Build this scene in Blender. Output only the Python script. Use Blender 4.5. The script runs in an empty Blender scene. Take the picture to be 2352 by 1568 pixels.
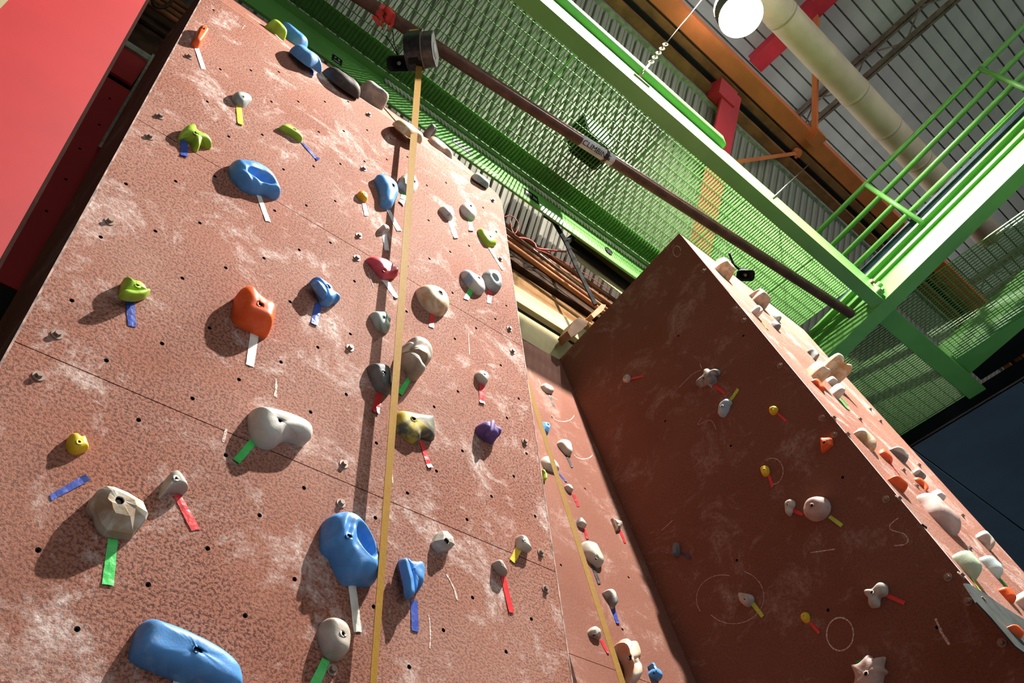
import bpy, bmesh, math, random
from mathutils import Vector, Matrix, geometry, noise as mnoise
random.seed(7)
SC=bpy.context.scene
COL=SC.collection
# ------------------------------------------------------------------ camera
# the camera stands at the world origin, 1.6 m above the floor, pitched up steeply
RGT=Vector((0.75427735,-0.65230059,-0.07546557)); UPV=Vector((-0.44487967,-0.59232135,0.6719166)); FWD=Vector((0.48285385,0.47323906,0.73697274))
FPX=1898.0
cd=bpy.data.cameras.new('camera'); cam=bpy.data.objects.new('camera',cd); COL.objects.link(cam)
cd.sensor_width=36; cd.lens=FPX/2352*36; cd.clip_start=.02; cd.clip_end=200
M=Matrix.Identity(4)
for i in range(3): M[i][0]=RGT[i]; M[i][1]=UPV[i]; M[i][2]=-FWD[i]
cam.matrix_world=M; SC.camera=cam
# ------------------------------------------------------------------ world, light, exposure
w=bpy.data.worlds.new('world'); SC.world=w; w.use_nodes=True
bg=w.node_tree.nodes['Background']; bg.inputs[0].default_value=(.92,.97,1.0,1); bg.inputs[1].default_value=.84
LAMPS=((Vector((3.95,-.75,9.3)),6000,'main high bay lamp above the top frame edge'),(Vector((4.94,.567,9.6)),1000,'glowing round high bay lamp beside the orange beam'))
SC.view_settings.view_transform='Standard'; SC.view_settings.look='None'; SC.view_settings.gamma=1; SC.view_settings.exposure=0.46
SC.view_settings.use_curve_mapping=False
# ------------------------------------------------------------------ helpers
def ray(px,py): return RGT*(px-1176)+UPV*(784-py)+FWD*FPX
def atY(px,py,Y): r=ray(px,py); return r*(Y/r.y)
def atX(px,py,X): r=ray(px,py); return r*(X/r.x)
def atZ(px,py,Z): r=ray(px,py); return r*(Z/r.z)
class MB:
    def __init__(s): s.v=[]; s.f=[]; s.m=[]
    def add(s,vs,fs,mi=0):
        o=len(s.v); s.v+=[tuple(x) for x in vs]; s.f+=[tuple(i+o for i in f) for f in fs]; s.m+=[mi]*len(fs); return s
    def box(s,x0,x1,y0,y1,z0,z1,mi=0):
        return s.add([(x0,y0,z0),(x1,y0,z0),(x1,y1,z0),(x0,y1,z0),(x0,y0,z1),(x1,y0,z1),(x1,y1,z1),(x0,y1,z1)],[(0,3,2,1),(4,5,6,7),(0,1,5,4),(1,2,6,5),(2,3,7,6),(3,0,4,7)],mi)
    def obox(s,c,ax,ay,az,hx,hy,hz,mi=0):
        c=Vector(c); vs=[]
        for z in (-1,1):
            for x,y in ((-1,-1),(1,-1),(1,1),(-1,1)): vs.append(c+ax*hx*x+ay*hy*y+az*hz*z)
        return s.add(vs,[(0,3,2,1),(4,5,6,7),(0,1,5,4),(1,2,6,5),(2,3,7,6),(3,0,4,7)],mi)
    def tube(s,pts,r,n=10,mi=0,cap=True):
        pts=[Vector(p) for p in pts]; rs=r if isinstance(r,(list,tuple)) else [r]*len(pts); vs=[]; fs=[]
        t0=(pts[1]-pts[0]).normalized(); a=t0.cross(Vector((0,0,1)));
        if a.length<1e-3: a=t0.cross(Vector((1,0,0)))
        a.normalize()
        for i,p in enumerate(pts):
            t=(pts[min(i+1,len(pts)-1)]-pts[max(i-1,0)]).normalized(); a=(a-t*a.dot(t)).normalized(); b=t.cross(a)
            for k in range(n):
                q=2*math.pi*k/n; vs.append(p+(a*math.cos(q)+b*math.sin(q))*rs[i])
        for i in range(len(pts)-1):
            for k in range(n): fs.append((i*n+k,i*n+(k+1)%n,(i+1)*n+(k+1)%n,(i+1)*n+k))
        if cap: fs.append(tuple(range(n-1,-1,-1))); fs.append(tuple((len(pts)-1)*n+k for k in range(n)))
        return s.add(vs,fs,mi)
    def mesh(s,name,mats,smooth=False):
        me=bpy.data.meshes.new(name); me.from_pydata(s.v,[],s.f)
        for m in (mats if isinstance(mats,(list,tuple)) else [mats]): me.materials.append(m)
        for p,i in zip(me.polygons,s.m): p.material_index=i; p.use_smooth=smooth
        me.update(); return me
    def build(s,name,mats,parent=None,smooth=False,bevel=0):
        me=s.mesh(name,mats,smooth)
        bm=bmesh.new(); bm.from_mesh(me); bmesh.ops.recalc_face_normals(bm,faces=bm.faces)
        if bevel: bmesh.ops.bevel(bm,geom=list(bm.edges),offset=bevel,segments=2,affect='EDGES',clamp_overlap=True)
        bm.to_mesh(me); bm.free()
        return link(name,me,parent)
def link(name,me,parent=None,mat=None):
    o=bpy.data.objects.new(name,me); COL.objects.link(o)
    if parent is not None: o.parent=parent
    if mat is not None: o.matrix_local=mat
    return o
def empty(name,loc=(0,0,0)):
    o=bpy.data.objects.new(name,None); COL.objects.link(o); o.empty_display_size=.1; return o
def tag(o,label=None,cat=None,group=None,kind=None):
    if label: o['label']=label
    if cat: o['category']=cat
    if group: o['group']=group
    if kind: o['kind']=kind
    return o
def struct(o,label=None): o['kind']='structure'; 
def beam(name,mat_,parent,x0,x1,y0,y1,z0,z1,bevel=0): return MB().box(x0,x1,y0,y1,z0,z1).build(name,mat_,parent,bevel=bevel)
# ------------------------------------------------------------------ materials
MATS={}
def nodes(name):
    m=bpy.data.materials.new(name); m.use_nodes=True; nt=m.node_tree; return m,nt,nt.nodes['Principled BSDF']
def N(nt,t,**k):
    n=nt.nodes.new(t)
    for a,b in k.items(): setattr(n,a,b)
    return n
def ramp(nt,fac,stops):
    r=N(nt,'ShaderNodeValToRGB'); e=r.color_ramp.elements
    while len(e)<len(stops): e.new(.5)
    for x,(p,c) in zip(e,stops): x.position=p; x.color=(*c,1) if len(c)==3 else c
    nt.links.new(fac,r.inputs[0]); return r.outputs[0]
def mixc(nt,fac,a,b,mode='MIX'):
    n=N(nt,'ShaderNodeMix'); n.data_type='RGBA'; n.blend_type=mode
    for s,x in ((n.inputs[0],fac),(n.inputs[6],a),(n.inputs[7],b)):
        if hasattr(x,'is_linked'): nt.links.new(x,s)
        elif isinstance(x,(int,float)): s.default_value=x
        else: s.default_value=(*x,1)
    return n.outputs[2]
def noise(nt,scale,detail=4,rough=.55,dist=0,coord='Object',stretch=None):
    tc=N(nt,'ShaderNodeTexCoord'); n=N(nt,'ShaderNodeTexNoise'); src=tc.outputs[coord]
    if stretch:
        mp=N(nt,'ShaderNodeMapping'); mp.inputs['Scale'].default_value=stretch; nt.links.new(src,mp.inputs[0]); src=mp.outputs[0]
    nt.links.new(src,n.inputs[0]); n.inputs['Scale'].default_value=scale; n.inputs['Detail'].default_value=detail; n.inputs['Roughness'].default_value=rough; n.inputs['Distortion'].default_value=dist
    return n.outputs[0]
def mat(name,c,rough=.55,metal=0,var=.12,scale=6,bump=0,bscale=40,spec=.5,c2=None,thr=(.4,.6),coat=0):
    if name in MATS: return MATS[name]
    m,nt,b=nodes(name); b.inputs['Roughness'].default_value=rough; b.inputs['Metallic'].default_value=metal; b.inputs['Specular IOR Level'].default_value=spec
    b.inputs['Coat Weight'].default_value=coat
    if c2 is None: c2=tuple(max(0,x*(1-2*var)) for x in c)
    nt.links.new(ramp(nt,noise(nt,scale),[(thr[0],c2),(thr[1],c)]),b.inputs['Base Color'])
    if bump:
        bp=N(nt,'ShaderNodeBump'); bp.inputs['Strength'].default_value=bump; bp.inputs['Distance'].default_value=.004; nt.links.new(noise(nt,bscale,3),bp.inputs['Height']); nt.links.new(bp.outputs[0],b.inputs['Normal'])
    MATS[name]=m; return m
def hold_mat(name,c,c2=None,scale=14,chalk=.25,rough=.5,thr=(.45,.58),bump=.25):
    m,nt,b=nodes('hold_'+name); b.inputs['Roughness'].default_value=rough; b.inputs['Specular IOR Level'].default_value=.35
    if c2 is None: c2=tuple(x*.86 for x in c)
    base=ramp(nt,noise(nt,scale,3,.5,.6),[(thr[0],c2),(thr[1],c)])
    if chalk:
        f=ramp(nt,noise(nt,9,6,.65),[(.56,(0,0,0)),(.72,(chalk,chalk,chalk))]); base=mixc(nt,f,base,(.78,.74,.70))
    nt.links.new(base,b.inputs['Base Color'])
    bp=N(nt,'ShaderNodeBump'); bp.inputs['Strength'].default_value=bump; bp.inputs['Distance'].default_value=.002; nt.links.new(noise(nt,160,2),bp.inputs['Height']); nt.links.new(bp.outputs[0],b.inputs['Normal'])
    MATS['h_'+name]=m; return m
def wall_mat(name,dark=1.0,chalk=1.0,grit=1.0):
    # brick red resin coating with sand grain, soft colour clouds, chalk smears and hand marks
    m,nt,b=nodes(name); b.inputs['Roughness'].default_value=.8; b.inputs['Specular IOR Level'].default_value=.15
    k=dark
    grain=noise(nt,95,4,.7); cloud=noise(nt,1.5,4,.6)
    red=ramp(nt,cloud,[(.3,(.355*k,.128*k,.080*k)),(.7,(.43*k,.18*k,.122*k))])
    gm=ramp(nt,grain,[(.43,(.20,.15,.14)),(.53,(1,1,1))])
    area=ramp(nt,noise(nt,2.2,4,.65),[(.36,(.5*grit,)*3),(.56,(grit,grit,grit))])
    col=mixc(nt,area,red,mixc(nt,1.0,red,gm,'MULTIPLY'))
    pale=ramp(nt,noise(nt,1.1,5,.6),[(.40,(0,0,0)),(.70,(.42*chalk,)*3)]); col=mixc(nt,pale,col,(.58*k,.34*k,.27*k))
    ch=ramp(nt,noise(nt,2.9,9,.74,.5),[(.53,(0,0,0)),(.70,(.95*chalk,)*3)])
    ch2=ramp(nt,noise(nt,50,4,.7),[(.36,(.1,.1,.1)),(.58,(1,1,1))])
    col=mixc(nt,mixc(nt,1.0,ch,ch2,'MULTIPLY'),col,(.78,.66,.61))
    st=ramp(nt,noise(nt,6,6,.75,.3,stretch=(.45,1.0,1.8)),[(.60,(0,0,0)),(.74,(.65*chalk,)*3)])
    col=mixc(nt,st,col,(.76,.62,.56))
    nt.links.new(col,b.inputs['Base Color'])
    bp=N(nt,'ShaderNodeBump'); bp.inputs['Strength'].default_value=.5*grit; bp.inputs['Distance'].default_value=.006; nt.links.new(grain,bp.inputs['Height']); nt.links.new(bp.outputs[0],b.inputs['Normal'])
    MATS[name]=m; return m
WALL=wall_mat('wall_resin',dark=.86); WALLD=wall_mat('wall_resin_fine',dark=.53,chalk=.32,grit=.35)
def _hm():
    S=[('orange',(.90,.13,.025),(.82,.10,.02),0.0),('greymottle',(.42,.43,.40),(.26,.28,.27),.2),('lime',(.36,.55,.04),None,.04),('blue',(.10,.32,.70),(.085,.28,.64),.28),('bluechalk',(.10,.28,.58),None,.6),
       ('amber',(.80,.42,.02),None,.1),('greywhite',(.62,.58,.51),(.53,.49,.44),.2),('pink',(.75,.10,.13),(.66,.08,.11),.1),('sage',(.40,.47,.41),(.20,.28,.24),.15),('whiteblue',(.62,.58,.53),(.30,.38,.52),.1),
       ('greymid',(.36,.39,.38),(.28,.31,.31),.15),('cream',(.68,.57,.42),(.55,.36,.18),.3),('twin',(.55,.48,.40),(.38,.31,.24),.3),('slate',(.17,.175,.17),(.11,.115,.115),.25),('stone',(.52,.47,.40),(.42,.38,.33),.2),
       ('camo',(.55,.42,.05),(.10,.10,.085),.1),('purple',(.16,.09,.30),None,.08),('greypale',(.66,.62,.55),(.58,.55,.49),.2),('yellow',(.82,.56,.03),None,.05),('marble',(.60,.55,.45),(.42,.30,.19),.25),
       ('beige',(.56,.49,.40),(.47,.40,.33),.25),('brown',(.06,.04,.03),(.035,.025,.02),.05),('taupe',(.33,.27,.22),(.22,.19,.17),.2),('tan',(.50,.37,.24),(.33,.27,.23),.2),('rock',(.44,.40,.34),(.16,.16,.16),.2),
       ('paleblue',(.40,.47,.52),None,.2),('pinkish',(.55,.39,.34),(.46,.32,.28),.3),('ghost',(.36,.34,.32),(.50,.42,.36),.1),('tooth',(.66,.52,.40),(.56,.38,.26),.3),('white',(.72,.68,.62),None,.1),
       ('mintgreen',(.50,.60,.42),None,.15),('mint',(.52,.68,.66),None,.15)]
    for n,c,c2,ch in S: hold_mat(n,c,c2,chalk=ch,scale=11 if n in('camo','marble','rock','sage','whiteblue','twin') else 16,rough=.42 if n in('orange','pink','blue','lime','yellow') else .6)
_hm()
TM={}
for n,c,r in (('white',(.78,.74,.66),.5),('yellow',(.85,.55,.03),.4),('blue',(.035,.07,.36),.32),('bluegloss',(.06,.11,.45),.16),('glintwhite',(.86,.84,.84),.12),('green',(.05,.58,.10),.35),('red',(.72,.03,.035),.32),('black',(.02,.02,.02),.5),('limetape',(.48,.60,.06),.45),('navy',(.015,.03,.13),.4)):  # glossy white: lamp glint on the tape put into its base colour
    TM[n]=mat('tape_'+n,c,r,0,.05,30,bump=.5,bscale=60)
GREEN=mat('green_paint',(.165,.44,.10),.38,0,.05,3,bump=.05,bscale=120)
GREEND=mat('green_paint_grating',(.12,.31,.07),.45,0,.08,20)
STEEL=mat('rusty_pipe',(.17,.075,.045),.55,.2,.2,9,bump=.3,bscale=60)
SIDING=mat('siding_metal',(.34,.32,.265),.5,.25,.06,2,bump=.02)
SIDEDK=mat('siding_shadow_gap',(.16,.14,.115),.8,0,.1,4)
DECK=mat('roof_deck',(.46,.47,.43),.6,.0,.10,1.5)
DECKDK=mat('roof_gap',(.22,.22,.20),.8)
ORANGE=mat('orange_primer',(.78,.20,.06),.6,0,.08,3)
ORANGED=mat('orange_primer_old',(.34,.125,.04),.7,0,.2,5)
BROWNW=mat('dark_timber',(.05,.025,.013),.85,0,.25,7,bump=.3,spec=.1)
TANW=mat('tan_board',(.22,.11,.038),.8,0,.15,5,spec=.15)
CREAMW=mat('cream_board',(.40,.34,.19),.8,0,.08,3,spec=.15)
BLACKP=mat('black_paint',(.010,.010,.010),.6,0,.1,spec=.15)
REDP=mat('red_paint',(.44,.013,.016),.6,0,.04,2.5,bump=.03,bscale=200)
REDF=mat('red_frame',(.62,.03,.05),.5,0,.08,3)
CREAMP=mat('cream_duct',(.78,.63,.42),.55,0,.08,2)
JOIST=mat('joist_steel',(.20,.15,.11),.7,.1,.2,8)
BLUED=mat('dark_blue_soffit',(.026,.062,.10),.6,0,.1,2)
CONC=mat('floor_matting',(.07,.07,.08),.85,0,.15,3)
CHROME=mat('zinc_bolt',(.30,.20,.155),.5,.2,.1,50)
DARKM=mat('dark_metal',(.045,.045,.045),.4,.6,.2,30)
HOLEM=mat('hole_dark',(.012,.010,.009),.9)
STRAPM=mat('strap_webbing',(.25,.135,.020),.7,0,.05,60,bump=.4,bscale=300,spec=.1)
WHITEP=mat('white_print',(.75,.75,.72),.5); BLACKI=mat('black_ink',(.015,.015,.015),.5); YELLOWL=mat('yellow_label',(.75,.42,.04),.5)
SILVER=mat('brushed_steel',(.33,.31,.28),.3,.85,.15,20)
ROPEM=mat('rope_cream',(.80,.86,.70),.6)
REDRIB=mat('red_webbing',(.80,.045,.03),.5); BRASS=mat('brass_hook',(.55,.33,.08),.35,.9)
GREYT=mat('grey_edge_trim',(.34,.34,.26),.7,0,.2,12)
REDC=mat('red_cable',(.42,.05,.04),.5); WOODB=mat('stained_block',(.33,.13,.045),.6,0,.2,8)
GUARDM=mat('grey_rubber_guard',(.045,.055,.05),.75,0,.25,10,bump=.4,bscale=70)
# ------------------------------------------------------------------ room shell
floor=MB().box(-9,22,-14,9,-1.75,-1.6).build('floor',CONC); struct(floor)
far=empty('wall_far'); struct(far)
S0=Vector((0,3.08,6.899)); RD=Vector((0,-.5,.8660254)); SN=Vector((0,-.8660254,-.5)); XA=Vector((1,0,0))
mb=MB(); mb.obox(S0+XA*8-SN*.05+RD*.35,XA,RD,SN,11,3.6,.01); mb.build('siding_backing',SIDEDK,far)
mb=MB(); pr=[(-.058,0),(-.050,.022),(-.012,.026),(-.006,.018),(.006,.018),(.012,.026),(.050,.022),(.058,0)]
vs=[];fs=[]
for t in (-3.2,3.12):
    for u,h in pr: vs.append(Vector((0,0,0))+XA*u+RD*t+SN*h)
n_=len(pr)
for i in range(n_-1): fs.append((i,i+1,n_+i+1,n_+i))
me=mb.add(vs,fs).mesh('siding_panel',SIDING)
for i in range(118): link('siding_panel',me,far,Matrix.Translation(S0+XA*(-1.2+i*.135)-SN*.03))
roof=empty('ceiling'); struct(roof)
MB().box(-6,26,-13,2.2,11.56,11.6).build('deck_backing',DECKDK,roof)
mb=MB(); pr=[(-.0925,.0),(-.078,-.04),(.078,-.04),(.0925,0)]; vs=[(x,u,h) for x in (-6,26) for u,h in pr]
me=mb.add(vs,[(i,i+1,4+i+1,4+i) for i in range(3)]).mesh('deck_panel',DECK)
for i in range(80): link('deck_panel',me,roof,Matrix.Translation((0,2.1-i*.19,11.55)))
# eave beams running along the far wall
for nm,mm_,r0,r1,z,hh in (('trim_1',GREYT,.158,.168,9.55,.12),('trim_2',ORANGED,.143,.158,9.7,.2),('trim_3',BLACKP,.1346,.143,9.85,.15),('trim_4',ORANGED,.1236,.1346,9.95,.2),('trim_5',BROWNW,.1207,.1236,10.0,.2)):
    o=beam(nm,mm_,None,-2,20,r0*z,r1*z,z,z+hh); struct(o)
o=tag(beam('eave_beam',ORANGE,None,-2,20,.984,1.207,10.0,10.4,.01),'bright orange eave beam running under the roof edge','beam')
o=tag(empty('frame_column'),'red steel column leaning with the ribbed far wall','column')
C0=S0+XA*5.80+RD*3.35
mb=MB(); mb.obox(C0-RD*1.75+SN*.16,XA,RD,SN,.17,1.75,.015); mb.build('flange',REDF,o)
mb=MB(); mb.obox(C0-RD*1.75+SN*.08,XA,RD,SN,.012,1.75,.07); mb.build('web',REDF,o)
mb=MB(); mb.obox(C0-RD*.12+SN*.10-XA*.1,XA,RD,SN,.16,.12,.10); mb.build('knee_plate',REDF,o)
o=tag(empty('roof_rafter'),'red steel rafter under the roof beside the lamp','rafter')
beam('flange',REDF,o,6.48,6.74,-7,1.0,11.12,11.16); beam('web',REDF,o,6.60,6.62,-7,1.0,11.16,11.48)
for xj,lab in ((7.93,'brown open web roof joist nearest the orange beam'),(13.4,'brown open web roof joist far behind the railing')):
    o=tag(empty('roof_joist'),lab,'joist','open web roof joists')
    for nm,z in (('top_chord',11.42),('bottom_chord',10.98)): 
        mb=MB(); mb.box(xj-.05,xj-.012,-8,1.25,z-.03,z+.03); mb.box(xj+.012,xj+.05,-8,1.25,z-.03,z+.03); mb.build(nm,JOIST,o)
    y=1.2; k=0
    while y>-7.5:
        a=(xj,y,11.42 if k%2 else 10.98); b_=(xj,y-.45,10.98 if k%2 else 11.42)
        MB().tube([a,b_],.013,6).build('web_rod',JOIST,o); y-=.45; k+=1
mb=MB(); pts=[(x,.285,10.5) for x in (4.2,7,10,11.6)]; mb.tube(pts,.215,28)
o=tag(mb.build('round_duct',CREAMP,None,True),'long cream round duct crossing below the roof','duct')
for x in (5.9,7.6,8.45,9.3):
    MB().tube([(x,.285,10.5),(x+.06,.285,10.5)],.221,28).build('joint_band',CREAMP,o,True)
o=tag(MB().tube([(7.407,.99,10.02),(6.606,-.134,11.3)],.05,4).build('roof_brace',ORANGE),'orange bar rising from the orange beam to the roof','brace')
MB().obox((7.42,1.0,10.0),Vector((1,0,0)),Vector((0,1,0)),Vector((0,0,1)),.09,.10,.10).build('gusset',ORANGE,o)
o=tag(MB().tube([atZ(1830,352,9.9),atZ(1690,372,8.9)],.035,4).build('wall_brace',ORANGE),'orange bar between far wall and orange beam','brace')
MB().tube([atZ(1826,350,9.92),atZ(1834,354,9.86)],.07,12).build('end_plate',ORANGE,o)
# things behind the climbing walls: pipes, timbers, boards
for (sx,sy),(ex_,ey),Yp,lab in (((1160,516),(1380,668),3.08,'topmost orange brown pipe in the bundle behind the walls'),((1160,528),(1380,684),3.04,'second orange brown pipe in the bundle behind the walls'),((1160,541),(1380,702),3.07,'third orange brown pipe in the bundle behind the walls'),((1160,553),(1330,676),3.03,'lowest orange brown pipe in the bundle behind the walls')):
    a=atY(sx,sy,Yp); b_=atY(ex_,ey,Yp); tag(MB().tube([Vector((-1.6,Yp,a.z+.02)),a,b_+(b_-a)*.5],.023,10).build('conduit_pipe',ORANGED,None,True),lab,'pipe','pipe bundle behind the walls')
tag(MB().tube([atY(1155,519,3.0),atY(1380,692,3.0)],.009,8).build('thin_conduit',SILVER,None,True),'thin grey conduit among the orange pipes','pipe')
tag(beam('timber_beam',BROWNW,None,-1.6,6.2,3.12,3.3,6.02,6.36,.008),'dark brown timber beam below the pipe bundle','beam')
tag(beam('lower_timber',BROWNW,None,-1.6,2.2,3.14,3.3,5.60,6.0,.008),'dark brown timber behind the gap at upper left','beam')
tag(beam('wall_board',TANW,None,2.35,6.2,3.17,3.25,5.76,6.0,.005),'tan wooden board below the dark timber beam','board')
tag(beam('wall_board',CREAMW,None,2.35,6.2,3.15,3.25,5.50,5.73,.005),'upper cream board seen between the two walls','board')
tag(beam('wall_board',CREAMW,None,2.35,6.2,3.15,3.25,5.02,5.37,.005),'lower cream board above the middle wall','board')
tag(beam('black_strip',BLACKP,None,2.35,6.2,3.20,3.25,5.37,5.50),'black strip for the dark gap between the two cream boards','bar')  # black strip stands in for the dark of the open slot
p0=atY(1316,556,2.92); p1=atY(1436,646,2.92)
def slab(name,m,px4,Y,th,label,cat):
    a=[atY(x,y,Y) for x,y in px4]; n_=len(a); mb=MB(); mb.add(a+[p+Vector((0,th,0)) for p in a],[tuple(range(n_)),tuple(range(2*n_-1,n_-1,-1))]+[(i,(i+1)%n_,n_+(i+1)%n_,n_+i) for i in range(n_)])
    return tag(mb.build(name,m),label,cat)
slab('plywood_board',mat('plywood',(.42,.24,.10),.75,0,.15,6),[(1314,553),(1322,533),(1460,632),(1500,690),(1436,648)],2.93,.008,'tan plywood tucked under the green beam','board')
slab('black_strip',BLACKP,[(1306,552),(1314,548),(1500,690),(1500,708),(1310,564)],2.92,.006,'black bar below the tan plywood','bar')
slab('ceiling_board',CREAMW,[(1310,566),(1440,662),(1500,706),(1500,760),(1424,672),(1330,600)],2.96,.008,'cream board below the black bar','board')
o=tag(empty('steel_bracket'),'black bent steel bracket hanging under the green beam','bracket')
for a,b_,r in (((1251,494),(1272,508),.026),((1272,508),(1300,556),.024),((1300,556),(1324,612),.024),((1324,612),(1368,700),.022),((1300,556),(1326,536),.03)):
    MB().tube([atY(*a,2.86),atY(*b_,2.86)],r,4).build('arm',BLACKP,o)
def cable(name,m,px,Y,r,label,cat='cable'):
    P=[atY(x,y,Y) for x,y in px]; Q=[]
    for i in range(len(P)-1):
        a=P[max(i-1,0)]; b_=P[i]; c=P[i+1]; d_=P[min(i+2,len(P)-1)]
        for k in range(5):
            t=k/5; Q.append(.5*((2*b_)+(c-a)*t+(2*a-5*b_+4*c-d_)*t*t+(3*b_-a-3*c+d_)*t**3))
    Q.append(P[-1]); return tag(MB().tube(Q,r,6).build(name,m,None,True),label,cat)
cable('red_cable',REDC,[(1158,498),(1172,495),(1186,505),(1191,520),(1183,536),(1176,528),(1172,505)],2.95,.005,'thin red cable loop right of the left wall')
cable('red_cable',REDC,[(1190,546),(1212,549),(1228,560),(1234,570),(1262,574),(1300,578)],2.96,.010,'thick red cable bundle near the black bracket')
cable('red_cable',REDC,[(1230,572),(1262,584),(1300,604),(1350,632),(1400,668)],2.96,.004,'thin red cable sagging past the black bracket')
for px4,lab in (([(1303,760),(1318,737),(1330,728),(1352,738),(1340,755),(1312,775)],'larger stained wood block on the prism top'),([(1358,722),(1382,698),(1392,700),(1386,712),(1364,730)],'smaller stained wood block on the prism top')):
    slab('wood_block',WOODB,px4,2.95,.12,lab,'block')
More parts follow.
